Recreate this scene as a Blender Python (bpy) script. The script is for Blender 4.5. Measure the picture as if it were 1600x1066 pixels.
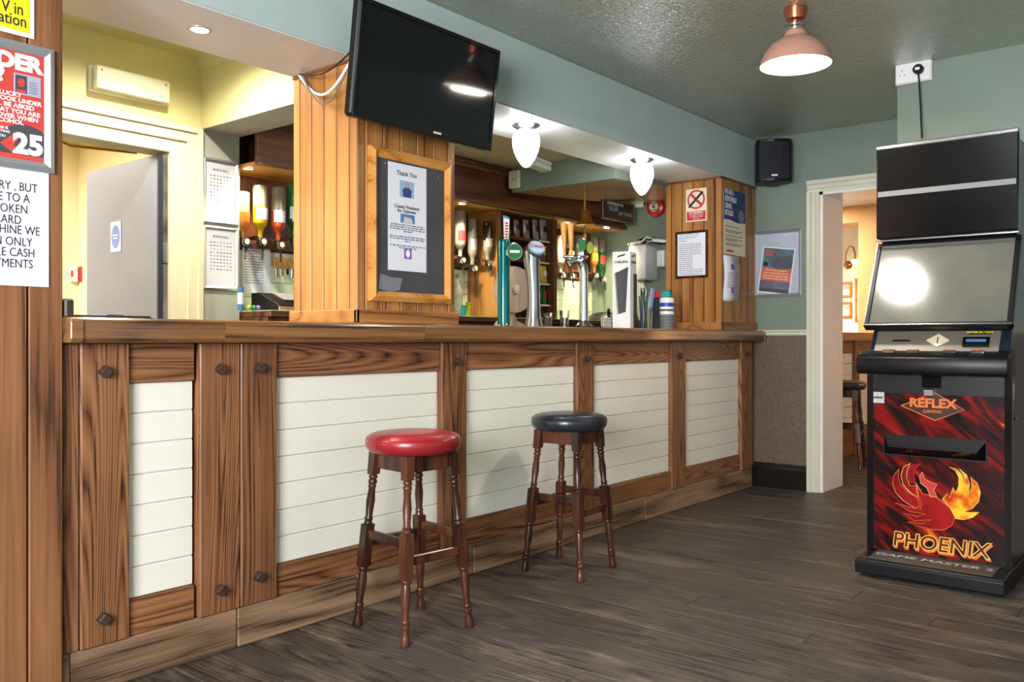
import bpy, bmesh, math, random
from mathutils import Vector, Matrix
random.seed(7)
PI = math.pi
for o in list(bpy.data.objects): bpy.data.objects.remove(o)
sc = bpy.context.scene
COL = sc.collection
# ------------------------------------------------------------------ camera
F, H = 1353.0, 1.06                     # focal length in pixels (1600 wide), eye height
A = math.atan2(1110, 1353); CA, SA = math.cos(A), math.sin(A)
cam = bpy.data.cameras.new('camera'); camo = bpy.data.objects.new('camera', cam); COL.objects.link(camo)
cam.sensor_width = 36; cam.lens = F / 1600 * 36; cam.shift_y = -2 / 1600; cam.clip_start = 0.02
camo.location = (0, 0, H); camo.rotation_euler = (PI / 2, 0, A - PI / 2)
sc.camera = camo
# ------------------------------------------------------------------ world, window light, exposure
sc.view_settings.view_transform = 'Standard'; sc.view_settings.look = 'None'
sc.view_settings.gamma = 1; sc.view_settings.use_curve_mapping = False
sc.view_settings.exposure = 0.6
w = bpy.data.worlds.new('sky'); sc.world = w; w.use_nodes = True
w.node_tree.nodes['Background'].inputs[0].default_value = (.80, .90, 1, 1)
w.node_tree.nodes['Background'].inputs[1].default_value = 1.2
def area(name, loc, rot, sx, sy, power, col=(1, 1, 1)):
    l = bpy.data.lights.new(name, 'AREA'); l.shape = 'RECTANGLE'; l.size = sx; l.size_y = sy; l.energy = power; l.color = col
    o = bpy.data.objects.new(name, l); COL.objects.link(o); o.location = loc; o.rotation_euler = rot; return o
DAY = (.96, .97, 1)
WIN_FRONT = [(-1.1, .3), (1.3, 2.5), (3.4, 4.3)]      # window spans along the front wall (y = -2.6)
for (a, b), p in zip(WIN_FRONT, (100, 125, 470)):
    area('window_daylight', ((a + b) / 2, -2.66, 1.52), (PI / 2, 0, PI), b - a, 1.3, p, DAY)
area('window_daylight', (-2.06, .2, 1.55), (PI / 2, 0, -PI / 2), 2.0, 1.3, 260, DAY)
area('window_daylight', (9.2, -.58, 1.6), (PI / 2, 0, PI), 2.0, 1.5, 700, (1, .95, .88))        # the next room's window
area('corridor_light', (1.2, 5.6, 2.42), (0, 0, 0), 1.6, .5, 75, (1, .94, .86))
area('next_room_fill', (9.0, 3.9, 2.49), (0, 0, 0), 1.2, .6, 130, (1, .95, .88))                       # added fill light over the next room's bar, no fixture there                 # corridor_light above: unseen lamp under the corridor ceiling

# ------------------------------------------------------------------ helpers
def ray(x, y):
    u = (x - 800) / F; v = (531 - y) / F
    return (CA + SA * u, SA - CA * u, v)
def oz(x, y, z=0):
    d = ray(x, y); t = (z - H) / d[2]; return Vector((d[0] * t, d[1] * t, z))
def oy(x, y, Y):
    d = ray(x, y); t = Y / d[1]; return Vector((d[0] * t, Y, H + d[2] * t))
def ox(x, y, X):
    d = ray(x, y); t = X / d[0]; return Vector((X, d[1] * t, H + d[2] * t))
def xa(px, Y): return oy(px, 531, Y).x
def ya(px, X): return ox(px, 531, X).y

def hexc(r, g, b):
    f = lambda c: (c / 255 / 12.92) if c / 255 <= .04045 else ((c / 255 + .055) / 1.055) ** 2.4
    return (f(r), f(g), f(b), 1)

class NT:
    def __init__(s, name):
        s.m = bpy.data.materials.new(name); s.m.use_nodes = True; s.t = s.m.node_tree
        s.b = s.t.nodes['Principled BSDF']
    def n(s, typ, **kw):
        nd = s.t.nodes.new(typ)
        for k, v in kw.items():
            if k.startswith('i_'):
                key = k[2:]; key = int(key) if key.isdigit() else key.replace('_', ' ')
                nd.inputs[key].default_value = v
            else: setattr(nd, k, v)
        return nd
    def l(s, a, b): s.t.links.new(a, b)
    def set(s, **kw):
        for k, v in kw.items(): s.b.inputs[k.replace('_', ' ')].default_value = v
    def coords(s, scale=(1, 1, 1), rnd=True):
        tc = s.n('ShaderNodeTexCoord'); mp = s.n('ShaderNodeMapping'); mp.inputs['Scale'].default_value = scale
        if rnd:
            oi = s.n('ShaderNodeObjectInfo'); vm = s.n('ShaderNodeVectorMath', operation='MULTIPLY_ADD')
            cb = s.n('ShaderNodeCombineXYZ')
            s.l(oi.outputs['Random'], cb.inputs[0]); s.l(oi.outputs['Random'], cb.inputs[1]); s.l(oi.outputs['Random'], cb.inputs[2])
            s.l(cb.outputs[0], vm.inputs[0]); vm.inputs[1].default_value = (37, 91, 53); s.l(tc.outputs['Object'], vm.inputs[2])
            s.l(vm.outputs[0], mp.inputs['Vector'])
        else: s.l(tc.outputs['Object'], mp.inputs['Vector'])
        return mp.outputs[0]
    def ramp(s, fac, stops):
        r = s.n('ShaderNodeValToRGB'); e = r.color_ramp.elements
        while len(e) < len(stops): e.new(.5)
        for el, (p, c) in zip(e, stops): el.position = p; el.color = c
        s.l(fac, r.inputs[0]); return r.outputs[0]
    def bump(s, h, strength=.2, dist=.01):
        b = s.n('ShaderNodeBump'); b.inputs['Strength'].default_value = strength; b.inputs['Distance'].default_value = dist
        s.l(h, b.inputs['Height']); s.l(b.outputs[0], s.b.inputs['Normal'])

def plain(name, c, rough=.5, metal=0, spec=None, noise=.06, bump=0, bscale=60, coat=0):
    t = NT(name); t.set(Roughness=rough, Metallic=metal)
    if spec is not None: t.b.inputs['Specular IOR Level'].default_value = spec
    if coat: t.b.inputs['Coat Weight'].default_value = coat; t.b.inputs['Coat Roughness'].default_value = .08
    v = t.coords(rnd=False)
    nz = t.n('ShaderNodeTexNoise', i_Scale=4., i_Detail=5.); t.l(v, nz.inputs['Vector'])
    d = tuple(max(0, q * (1 - noise * 2)) for q in c[:3]) + (1,); l_ = tuple(min(1, q * (1 + noise)) for q in c[:3]) + (1,)
    t.l(t.ramp(nz.outputs['Fac'], [(.3, d), (.7, l_)]), t.b.inputs['Base Color'])
    if bump:
        n2 = t.n('ShaderNodeTexNoise', i_Scale=float(bscale), i_Detail=3.); t.l(v, n2.inputs['Vector']); t.bump(n2.outputs['Fac'], bump)
    return t.m

def wood(name, dark, mid, light, axis='z', rough=.4, scale=14, dist=7, spec=.4, bump=.12, tint=.25, stretch=.09, coat=0, worn=None):
    t = NT(name); t.set(Roughness=rough); t.b.inputs['Specular IOR Level'].default_value = spec
    if coat: t.b.inputs['Coat Weight'].default_value = coat; t.b.inputs['Coat Roughness'].default_value = .12
    s = {'x': (stretch, 1, 1), 'y': (1, stretch, 1), 'z': (1, 1, stretch)}[axis]
    v = t.coords(s)
    nz = t.n('ShaderNodeTexNoise', i_Scale=3.5, i_Detail=2.); t.l(v, nz.inputs['Vector'])
    mul = t.n('ShaderNodeMath', operation='MULTIPLY'); t.l(nz.outputs['Fac'], mul.inputs[0]); mul.inputs[1].default_value = scale
    wv = t.n('ShaderNodeMath', operation='PINGPONG'); t.l(mul.outputs[0], wv.inputs[0]); wv.inputs[1].default_value = .5
    s2 = {'x': (.02, 1, 1), 'y': (1, .02, 1), 'z': (1, 1, .02)}[axis]
    v2 = t.coords(s2)
    fn = t.n('ShaderNodeTexNoise', i_Scale=110., i_Detail=5., i_Roughness=.65); t.l(v2, fn.inputs['Vector'])
    ad = t.n('ShaderNodeMath', operation='MULTIPLY_ADD'); t.l(fn.outputs['Fac'], ad.inputs[0]); ad.inputs[1].default_value = 1.0; t.l(wv.outputs[0], ad.inputs[2])
    col = t.ramp(ad.outputs[0], [(.44, dark), (.60, mid), (1.0, light)])
    if worn:                                     # scuffed pale patches along the grain
        sx_ = {'x': (.25, 1, 1), 'y': (1, .25, 1), 'z': (1, 1, .25)}[axis]
        wn = t.n('ShaderNodeTexNoise', i_Scale=5., i_Detail=6., i_Roughness=.75); t.l(t.coords(sx_), wn.inputs['Vector'])
        wf = t.ramp(wn.outputs['Fac'], [(.54, (0, 0, 0, 1)), (.70, (.75, .75, .75, 1))])
        mx = t.n('ShaderNodeMix', data_type='RGBA'); t.l(wf, mx.inputs['Factor']); t.l(col, mx.inputs['A']); mx.inputs['B'].default_value = worn; col = mx.outputs['Result']
    big = t.n('ShaderNodeTexNoise', i_Scale=1.6, i_Detail=3.); t.l(t.coords((1, 1, 1)), big.inputs['Vector'])
    oi = t.n('ShaderNodeObjectInfo')
    a2 = t.n('ShaderNodeMath', operation='MULTIPLY_ADD'); t.l(oi.outputs['Random'], a2.inputs[0]); a2.inputs[1].default_value = .5; t.l(big.outputs['Fac'], a2.inputs[2])
    val = t.n('ShaderNodeMapRange'); t.l(a2.outputs[0], val.inputs[0]); val.inputs[1].default_value = .3; val.inputs[2].default_value = 1.2
    val.inputs[3].default_value = 1 - tint; val.inputs[4].default_value = 1 + tint
    hs = t.n('ShaderNodeHueSaturation'); t.l(val.outputs[0], hs.inputs['Value']); t.l(col, hs.inputs['Color'])
    t.l(hs.outputs[0], t.b.inputs['Base Color'])
    t.bump(ad.outputs[0], bump, .004)
    return t.m

def emis(name, c, st):
    t = NT(name); t.set(Base_Color=c, Emission_Color=c, Emission_Strength=st, Roughness=.4); return t.m

def glass(name, c=(1, 1, 1, 1), rough=.02, ior=1.45, alpha_mix=.0):
    t = NT(name); t.set(Base_Color=c, Roughness=rough, IOR=ior); t.b.inputs['Transmission Weight'].default_value = 1; return t.m

class MB:
    def __init__(s): s.v = []; s.f = []
    def add(s, vs, fs):
        b = len(s.v); s.v += [tuple(q) for q in vs]; s.f += [tuple(i + b for i in f) for f in fs]; return s
    def box(s, x0, x1, y0, y1, z0, z1):
        return s.add([(x0, y0, z0), (x1, y0, z0), (x1, y1, z0), (x0, y1, z0), (x0, y0, z1), (x1, y0, z1), (x1, y1, z1), (x0, y1, z1)],
                     [(0, 3, 2, 1), (4, 5, 6, 7), (0, 1, 5, 4), (1, 2, 6, 5), (2, 3, 7, 6), (3, 0, 4, 7)])
    def prism(s, poly, z0, z1):
        n = len(poly); ar = sum(poly[i][0] * poly[(i + 1) % n][1] - poly[(i + 1) % n][0] * poly[i][1] for i in range(n))
        if ar < 0: poly = poly[::-1]
        return s.add([(x, y, z0) for x, y in poly] + [(x, y, z1) for x, y in poly],
                     [tuple(range(n))[::-1], tuple(range(n, 2 * n))] + [(i, (i + 1) % n, n + (i + 1) % n, n + i) for i in range(n)])
    def ext(s, poly, axis, a, b):       # polygon extruded along axis: 'x' -> (y,z), 'y' -> (x,z)
        m = MB().prism(poly, a, b)
        vs = [(z, x, y) for x, y, z in m.v] if axis == 'x' else [(x, z, y) for x, y, z in m.v]
        fs = m.f if axis == 'x' else [f[::-1] for f in m.f]
        return s.add(vs, fs)
    def lathe(s, prof, n=20, o=(0, 0, 0), caps=True):
        vs = []; fs = []
        for r, z in prof:
            for k in range(n):
                a = 2 * PI * k / n; vs.append((o[0] + r * math.cos(a), o[1] + r * math.sin(a), o[2] + z))
        for i in range(len(prof) - 1):
            for k in range(n):
                k2 = (k + 1) % n; fs.append((i * n + k, i * n + k2, (i + 1) * n + k2, (i + 1) * n + k))
        if caps: fs.append(tuple(range(n))[::-1]); fs.append(tuple(range((len(prof) - 1) * n, len(prof) * n)))
        return s.add(vs, fs)
    def tube(s, pts, r, n=8, caps=True):
        pts = [Vector(p) for p in pts]; rs = r if isinstance(r, (list, tuple)) else [r] * len(pts)
        vs = []; fs = []; up = None
        for i, p in enumerate(pts):
            d = (pts[min(i + 1, len(pts) - 1)] - pts[max(i - 1, 0)]).normalized()
            if up is None: up = Vector((0, 0, 1)) if abs(d.z) < .9 else Vector((1, 0, 0))
            e1 = d.cross(up).normalized(); e2 = e1.cross(d).normalized(); up = e2
            for k in range(n):
                a = 2 * PI * k / n; vs.append(p + rs[i] * (math.cos(a) * e1 + math.sin(a) * e2))
        for i in range(len(pts) - 1):
            for k in range(n):
                k2 = (k + 1) % n; fs.append((i * n + k, (i + 1) * n + k, (i + 1) * n + k2, i * n + k2))
        if caps: fs.append(tuple(range(n))); fs.append(tuple(range((len(pts) - 1) * n, len(pts) * n))[::-1])
        return s.add(vs, fs)
    def sq(s, p0, p1, w0, w1, ang=0):   # square bar from p0 to p1 (roughly vertical), half widths w0/w1
        p0, p1 = Vector(p0), Vector(p1); vs = []
        for p, h in ((p0, w0), (p1, w1)):
            for k in range(4):
                a = ang + PI / 4 + k * PI / 2; vs.append(p + Vector((math.cos(a), math.sin(a), 0)) * h * 1.4142)
        return s.add(vs, [(3, 2, 1, 0), (4, 5, 6, 7)] + [(k, (k + 1) % 4, 4 + (k + 1) % 4, 4 + k) for k in range(4)])
    def xf(s, mat):
        s.v = [tuple(mat @ Vector(q)) for q in s.v]; return s
    def build(s, name, mat, parent=None, bevel=0, seg=1, smooth=False, loc=None, rot=None):
        me = bpy.data.meshes.new(name)
        if loc is None and parent is None:      # top-level: origin at its base
            xs, ys, zs = zip(*s.v); c = ((min(xs) + max(xs)) / 2, (min(ys) + max(ys)) / 2, min(zs))
            s.v = [(x - c[0], y - c[1], z - c[2]) for x, y, z in s.v]; loc = c
        me.from_pydata(s.v, [], s.f)
        if bevel:
            bm = bmesh.new(); bm.from_mesh(me); bmesh.ops.remove_doubles(bm, verts=bm.verts, dist=1e-6)
            es = [e for e in bm.edges if e.calc_face_angle(0) > .5]
            bmesh.ops.bevel(bm, geom=es, offset=bevel, segments=seg, affect='EDGES', profile=.5, clamp_overlap=True)
            bm.to_mesh(me); bm.free()
        if smooth:
            me.polygons.foreach_set('use_smooth', [True] * len(me.polygons)); me.set_sharp_from_angle(angle=.7)
        me.materials.append(mat)
        o = bpy.data.objects.new(name, me); COL.objects.link(o)
        if parent: o.parent = parent
        if loc is not None: o.location = loc
        if rot is not None: o.rotation_euler = rot
        return o

def tag(o, label, cat, group=None):
    o['label'] = label; o['category'] = cat
    if group: o['group'] = group
    return o
def T(name, label, cat, loc=(0, 0, 0), rot=(0, 0, 0), group=None):
    o = bpy.data.objects.new(name, None); COL.objects.link(o); o.location = loc; o.rotation_euler = rot; o.empty_display_size = .05
    return tag(o, label, cat, group)
def S(o, label=None):
    o['kind'] = 'structure'
    if label: o['label'] = label
    return o
def SE(name, loc=(0, 0, 0)):
    o = bpy.data.objects.new(name, None); COL.objects.link(o); o.location = loc; return S(o)
def cbox(name, mat, parent, x0, x1, y0, y1, z0, z1, bevel=.002, off=None, seg=1):
    """box part with its own origin at its centre (so that wood grain differs from piece to piece)"""
    c = ((x0 + x1) / 2, (y0 + y1) / 2, (z0 + z1) / 2)
    m = MB().box(x0 - c[0], x1 - c[0], y0 - c[1], y1 - c[1], z0 - c[2], z1 - c[2])
    return m.build(name, mat, parent, bevel=bevel, loc=c, seg=seg)
def dup(root, loc, rotz=0, label=None):
    r = root.copy(); COL.objects.link(r); r.location = loc; r.rotation_euler = (0, 0, rotz)
    if label: r['label'] = label
    for ch in list(root.children):
        k = ch.copy(); COL.objects.link(k); k.parent = r
        for g in list(ch.children):
            q = g.copy(); COL.objects.link(q); q.parent = k
    return r
def text(body, size, mat, parent, x=0, y=0, z=.001, align='CENTER', name='lettering', sx=1, bold=0, rot=0, line=1, shear=0):
    cu = bpy.data.curves.new(name, 'FONT'); cu.body = body; cu.size = size; cu.align_x = align; cu.align_y = 'CENTER'
    cu.space_line = line; cu.offset = bold; cu.resolution_u = 3; cu.shear = shear; cu.extrude = 0
    ob = bpy.data.objects.new(name, cu); COL.objects.link(ob)
    bpy.context.view_layer.update()
    me = bpy.data.meshes.new_from_object(ob); bpy.data.objects.remove(ob)
    me.materials.clear(); me.materials.append(mat)
    o = bpy.data.objects.new(name, me); COL.objects.link(o); o.parent = parent
    o.location = (x, y, z); o.scale = (sx, 1, 1); o.rotation_euler = (0, 0, rot); return o
def dashes(parent, mat, rows, x0, x1, h, z=.001, seed=1, name='print_lines', words=True, align='L'):
    """rows of unreadably small print as thin bars"""
    r = random.Random(seed); m = MB()
    for y, frac in rows:
        L = (x1 - x0) * frac; x = x0 if align == 'L' else (x0 + x1 - L) / 2; e = x + L
        while x < e:
            wl = min(e - x, (x1 - x0) * r.uniform(.04, .13)); m.add([(x, y - h / 2, z), (x + wl, y - h / 2, z), (x + wl, y + h / 2, z), (x, y + h / 2, z)], [(0, 1, 2, 3)])
            x += wl + (x1 - x0) * .022
    return m.build(name, mat, parent, loc=(0, 0, 0))
def flat(name, mat, parent, poly, z0, z1):
    return MB().prism(poly, z0, z1).build(name, mat, parent, loc=(0, 0, 0))
def rect(name, mat, parent, x0, x1, y0, y1, z0=0, z1=.001):
    return flat(name, mat, parent, [(x0, y0), (x1, y0), (x1, y1), (x0, y1)], z0, z1)
def disc_poly(cx, cy, rx, ry=None, n=28): return [(cx + rx * math.cos(2 * PI * k / n), cy + (ry or rx) * math.sin(2 * PI * k / n)) for k in range(n)]
def ring(cx, cy, r0, r1, n=36, z=.002):
    vs = [(cx + r * math.cos(2 * PI * k / n), cy + r * math.sin(2 * PI * k / n), z) for r in (r0, r1) for k in range(n)]
    return MB().add(vs, [(k, (k + 1) % n, n + (k + 1) % n, n + k) [::-1] for k in range(n)])
def frame_parts(root, w_, h_, fw, d, mat, name='frame_bar', mitre=True, inner=.5):
    """four mitred bars in the local xy plane around w_ x h_ (outer), depth d"""
    W, Hh = w_ / 2, h_ / 2; out = [(-W, -Hh), (W, -Hh), (W, Hh), (-W, Hh)]; inn = [(-W + fw, -Hh + fw), (W - fw, -Hh + fw), (W - fw, Hh - fw), (-W + fw, Hh - fw)]
    md = [((a[0] + b[0]) / 2, (a[1] + b[1]) / 2) for a, b in zip(out, inn)]
    for k in range(4):
        j = (k + 1) % 4; a, b, c_, e, p, q = out[k], out[j], inn[j], inn[k], md[k], md[j]
        vs = [(*a, 0), (*b, 0), (*c_, 0), (*e, 0), (*a, d * .55), (*b, d * .55), (*q, d), (*p, d), (*c_, d * inner), (*e, d * inner)]
        MB().add(vs, [(3, 2, 1, 0), (0, 1, 5, 4), (4, 5, 6, 7), (7, 6, 8, 9), (9, 8, 2, 3), (0, 4, 7, 9, 3), (1, 2, 8, 6, 5)]).build(name, mat, root, loc=(0, 0, 0))
RY = (PI / 2, 0, 0)                # local xy plane -> faces -Y (towards the room)
RX = (PI / 2, 0, -PI / 2)          # local xy plane -> faces -X
def on_y(name, label, cat, x0, x1, y0, y1, Y, group=None):
    """hung flat on a plane y = Y, spanning photo columns x0..x1 and rows y0..y1 (rows given at mid column)"""
    a, b = xa(x0, Y), xa(x1, Y); xm = (x0 + x1) / 2; zt, zb = oy(xm, y0, Y).z, oy(xm, y1, Y).z
    r = T(name, label, cat, ((a + b) / 2, Y, (zt + zb) / 2), RY, group); return r, b - a, zt - zb
def on_x(name, label, cat, x0, x1, y0, y1, X, group=None):
    a, b = ya(x0, X), ya(x1, X); xm = (x0 + x1) / 2; zt, zb = ox(xm, y0, X).z, ox(xm, y1, X).z
    r = T(name, label, cat, (X, (a + b) / 2, (zt + zb) / 2), RX, group); return r, a - b, zt - zb

# ------------------------------------------------------------------ materials
h = hexc
OAK = {a: wood('oak_' + a, h(56, 33, 22), h(116, 74, 47), h(150, 103, 68), a, rough=.42, scale=60, stretch=.06) for a in 'xz'}
PINE = wood('pine_cladding', h(92, 54, 26), h(150, 98, 50), h(178, 124, 68), 'z', rough=.35, scale=6, bump=.06, stretch=.05)
PINEX = wood('pine_moulding', h(96, 58, 30), h(150, 98, 52), h(176, 122, 68), 'x', rough=.35, scale=6, bump=.06, stretch=.05)
PINEW = wood('pine_partition', h(72, 44, 28), h(120, 77, 48), h(150, 102, 66), 'z', rough=.5, scale=9, bump=.06, stretch=.04)
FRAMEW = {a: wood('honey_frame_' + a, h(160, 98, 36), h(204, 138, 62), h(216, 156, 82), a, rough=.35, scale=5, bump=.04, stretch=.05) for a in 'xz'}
COUNTER = wood('counter_wood', h(66, 42, 26), h(116, 78, 46), h(148, 104, 64), 'x', rough=.25, scale=10, bump=.15, stretch=.04, coat=.35)
PLINTH = wood('weathered_plinth', h(66, 48, 36), h(116, 88, 65), h(158, 127, 98), 'x', rough=.7, scale=7, bump=.2, stretch=.12, tint=.3)
MAHOG = wood('dark_mahogany', h(26, 12, 9), h(54, 27, 20), h(92, 50, 33), 'z', rough=.3, scale=6, bump=.03, coat=.12)
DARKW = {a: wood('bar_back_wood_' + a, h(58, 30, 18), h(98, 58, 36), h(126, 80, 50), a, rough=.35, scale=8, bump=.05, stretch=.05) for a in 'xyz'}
FLOORW = wood('worn_floorboard', h(42, 37, 34), h(70, 63, 59), h(92, 84, 78), 'y', rough=.45, scale=40, bump=.25, stretch=.06, tint=.16, spec=.35, worn=h(150, 132, 112))
CREAM = plain('cream_gloss_paint', h(236, 233, 220), .32, noise=.02)
GREEN = plain('sage_wall_paint', h(120, 134, 121), .45, noise=.03, bump=.08, bscale=40)
BEAM = plain('pale_sage_beam', h(178, 194, 190), .5, noise=.02)
WHITEP = plain('white_gloss_paint', h(232, 230, 226), .25, noise=.02)
CASING = plain('cream_casing_paint', h(214, 210, 190), .3, noise=.03)
YELLOW = plain('yellow_wall_paint', h(226, 218, 160), .55, noise=.02)
CORRID = plain('corridor_cream_paint', h(244, 232, 196), .5, noise=.02)
OCHRE = plain('ochre_wall_paint', h(206, 152, 92), .55, noise=.04)
BLACKP = plain('black_gloss_paint', h(24, 22, 22), .25, noise=.1)
BROWNC = plain('fawn_ceiling_paint', h(176, 156, 126), .5, noise=.03)
GLOSSC = plain('copper_gloss_soffit', h(196, 152, 112), .16, noise=.05)
BLACK = plain('black_plastic', h(16, 16, 18), .38, noise=.1, spec=.3)
BLACKG = plain('black_gloss_plastic', h(14, 14, 16), .12, noise=.1)
SCREEN = plain('dark_screen_glass', h(14, 16, 20), .06, noise=.1)
WHITE = plain('white_plastic', h(236, 236, 234), .35, noise=.02)
PAPER = plain('white_paper', h(226, 228, 238), .7, noise=.01)
CREAMP = plain('cream_paper', h(226, 218, 190), .7, noise=.02)
INK = plain('black_ink', h(40, 40, 46), .8, noise=0)
GREYINK = plain('grey_ink', h(120, 122, 132), .8, noise=0)
REDINK = plain('red_ink', h(196, 40, 44), .6, noise=.02)
POSTRED = plain('poster_red', h(206, 70, 60), .35, noise=.02)
WHITEINK = plain('white_ink', h(240, 240, 244), .6, noise=0)
NAVY = plain('navy_ink', h(36, 58, 116), .6, noise=.02)
SKYB = plain('blue_ink', h(70, 130, 190), .6, noise=.15)
PURPLE = plain('purple_ink', h(130, 86, 176), .6, noise=.02)
YELINK = plain('yellow_ink', h(244, 232, 30), .5, noise=0)
CHAR = plain('charcoal_ink', h(72, 72, 76), .6, noise=.02)
ALU = plain('aluminium', h(196, 200, 206), .35, metal=.7, noise=.02)
CHROME = plain('chrome', h(214, 214, 216), .1, metal=1, noise=.02)
STEEL = plain('brushed_steel', h(178, 180, 182), .24, metal=1, noise=.05)
COPPER = plain('copper_metal', h(196, 112, 78), .25, metal=.85, noise=.04)
PINKC = plain('blush_enamel', h(196, 146, 126), .3, noise=.03)
BRASS = plain('aged_brass', h(176, 132, 62), .3, metal=.9, noise=.12)
REDLEA = plain('red_leather', h(150, 30, 38), .34, noise=.1, bump=.06, bscale=90, coat=.2)
BLKLEA = plain('black_leather', h(38, 42, 50), .32, noise=.15, bump=.06, bscale=90, coat=.2)
PEGM = plain('dark_wood_peg', h(62, 48, 42), .5, noise=.25)
TEAL = plain('teal_metal', h(20, 122, 124), .18, metal=.6, noise=.08, coat=.5)
TEALP = plain('teal_sponge', h(40, 160, 150), .8, noise=.1)
BEIGE = plain('beige_plastic', h(214, 190, 166), .45, noise=.03)
REDP = plain('red_plastic', h(196, 44, 40), .3, noise=.05)
GREENP = plain('green_badge', h(28, 120, 60), .3, noise=.2)
LIMEP = plain('lime_badge', h(150, 170, 40), .3, noise=.25)
GREYD = plain('grey_door_paint', h(118, 119, 134), .5, noise=.03)
CHIPPED = plain('chipped_door_edge', h(120, 116, 104), .7, noise=.6, bump=.4, bscale=25)
DKBLUE = plain('dark_navy_paint', h(44, 48, 66), .5, noise=.05)
ORANGE = plain('orange_plastic', h(236, 150, 36), .4, noise=.05)
FELT = plain('charcoal_felt', h(70, 70, 74), .95, noise=.1, bump=.2, bscale=200)
CHALK = plain('chalkboard', h(78, 68, 62), .8, noise=.25)
CHALKW = plain('white_chalk', h(220, 214, 206), .9, noise=.05)
GREYPL = plain('grey_plastic', h(120, 122, 124), .4, noise=.05)
SHELFG = plain('green_glass_edge', h(170, 206, 180), .1, noise=.03)
LAMPW = emis('opal_lamp_glow', (.93, .97, 1, 1), 13)
PENDG = emis('pendant_diffuser_glow', (1, .94, .82, 1), 9)
SPOTG = emis('downlight_glow', (1, .86, .62, 1), 8)
GREENLED = emis('green_led', (.1, 1, .3, 1), 2)
EMERG = plain('frosted_diffuser', h(236, 232, 204), .25, noise=.03)
CLEAR = glass('clear_glass', (.97, .99, .98, 1))
def bottle_glass(name, c):
    m = plain(name, c, .06, noise=.1, coat=.3); m.node_tree.nodes['Principled BSDF'].inputs['Transmission Weight'].default_value = .55; return m
def ceiling_mat():
    t = NT('embossed_gloss_ceiling'); t.set(Roughness=.2); t.b.inputs['Specular IOR Level'].default_value = 1.0
    v = t.coords((1, 1, 1), False)
    n1 = t.n('ShaderNodeTexNoise', i_Scale=1.3, i_Detail=4.); t.l(v, n1.inputs['Vector'])
    t.l(t.ramp(n1.outputs['Fac'], [(.3, h(150, 156, 138)), (.7, h(164, 172, 158))]), t.b.inputs['Base Color'])
    n2 = t.n('ShaderNodeTexNoise', i_Scale=38., i_Detail=2., i_Distortion=1.5); t.l(t.coords((1, 2.2, 1), False), n2.inputs['Vector'])
    t.bump(n2.outputs['Fac'], .6, .009); t.set(Coat_Weight=.8, Coat_Roughness=.22); t.l(t.b.inputs['Normal'].links[0].from_socket, t.b.inputs['Coat Normal']); return t.m
CEIL = ceiling_mat()
def dado_mat():
    t = NT('brown_embossed_dado'); t.set(Roughness=.5)
    v = t.coords((1, 1, 1), False); n2 = t.n('ShaderNodeTexNoise', i_Scale=34., i_Detail=2., i_Distortion=2.); t.l(v, n2.inputs['Vector'])
    t.l(t.ramp(n2.outputs['Fac'], [(.3, h(92, 76, 62)), (.7, h(108, 92, 76))]), t.b.inputs['Base Color']); t.bump(n2.outputs['Fac'], .5, .01); return t.m
DADO = dado_mat()
def flame_mat():
    t = NT('printed_flames'); t.set(Roughness=.18)
    tc = t.n('ShaderNodeTexCoord'); mp = t.n('ShaderNodeMapping'); mp.inputs['Scale'].default_value = (1.7, 8, 1)
    m0 = t.n('ShaderNodeMapping'); m0.inputs['Rotation'].default_value = (0, 0, .7); t.l(tc.outputs['Object'], m0.inputs[0]); t.l(m0.outputs[0], mp.inputs[0]); n = t.n('ShaderNodeTexNoise', i_Scale=1.6, i_Detail=4., i_Distortion=1.2); t.l(mp.outputs[0], n.inputs['Vector'])
    t.l(t.ramp(n.outputs['Fac'], [(.38, h(14, 8, 10)), (.48, h(58, 10, 12)), (.58, h(128, 16, 16)), (.64, h(140, 22, 16)), (.7, h(214, 100, 28))]), t.b.inputs['Base Color']); return t.m
FLAME = flame_mat()
def wing_mat():
    t = NT('printed_fire_feather'); t.set(Roughness=.2)
    n = t.n('ShaderNodeTexNoise', i_Scale=14., i_Detail=2.); t.l(t.coords((1, 1, 1), False), n.inputs['Vector'])
    t.l(t.ramp(n.outputs['Fac'], [(.38, h(200, 40, 20)), (.5, h(232, 120, 24)), (.62, h(240, 200, 50))]), t.b.inputs['Base Color']); return t.m
WING = wing_mat()
WINGR = plain('printed_red_feather', h(160, 20, 24), .2, noise=.35)
ORANGEL = plain('printed_orange_line', h(236, 120, 40), .3, noise=.1)
YELL = plain('printed_yellow_line', h(240, 206, 90), .3, noise=.1)
TILE = plain('pale_green_board', h(214, 218, 192), .35, noise=.03)

# ================================================================== THE ROOM
ZC, XE, XB = 2.51, 6.0, 4.87
YB, YC = 2.61, 2.545                # bar posts' front, counter's front
BY0, BY1, BZ = 2.62, 3.03, 2.17     # ceiling beam over the bar
Y1, YW = 4.1, 4.28                  # servery wall with the door, wall behind the bottles
XS = 6.3                            # servery end wall
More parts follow.
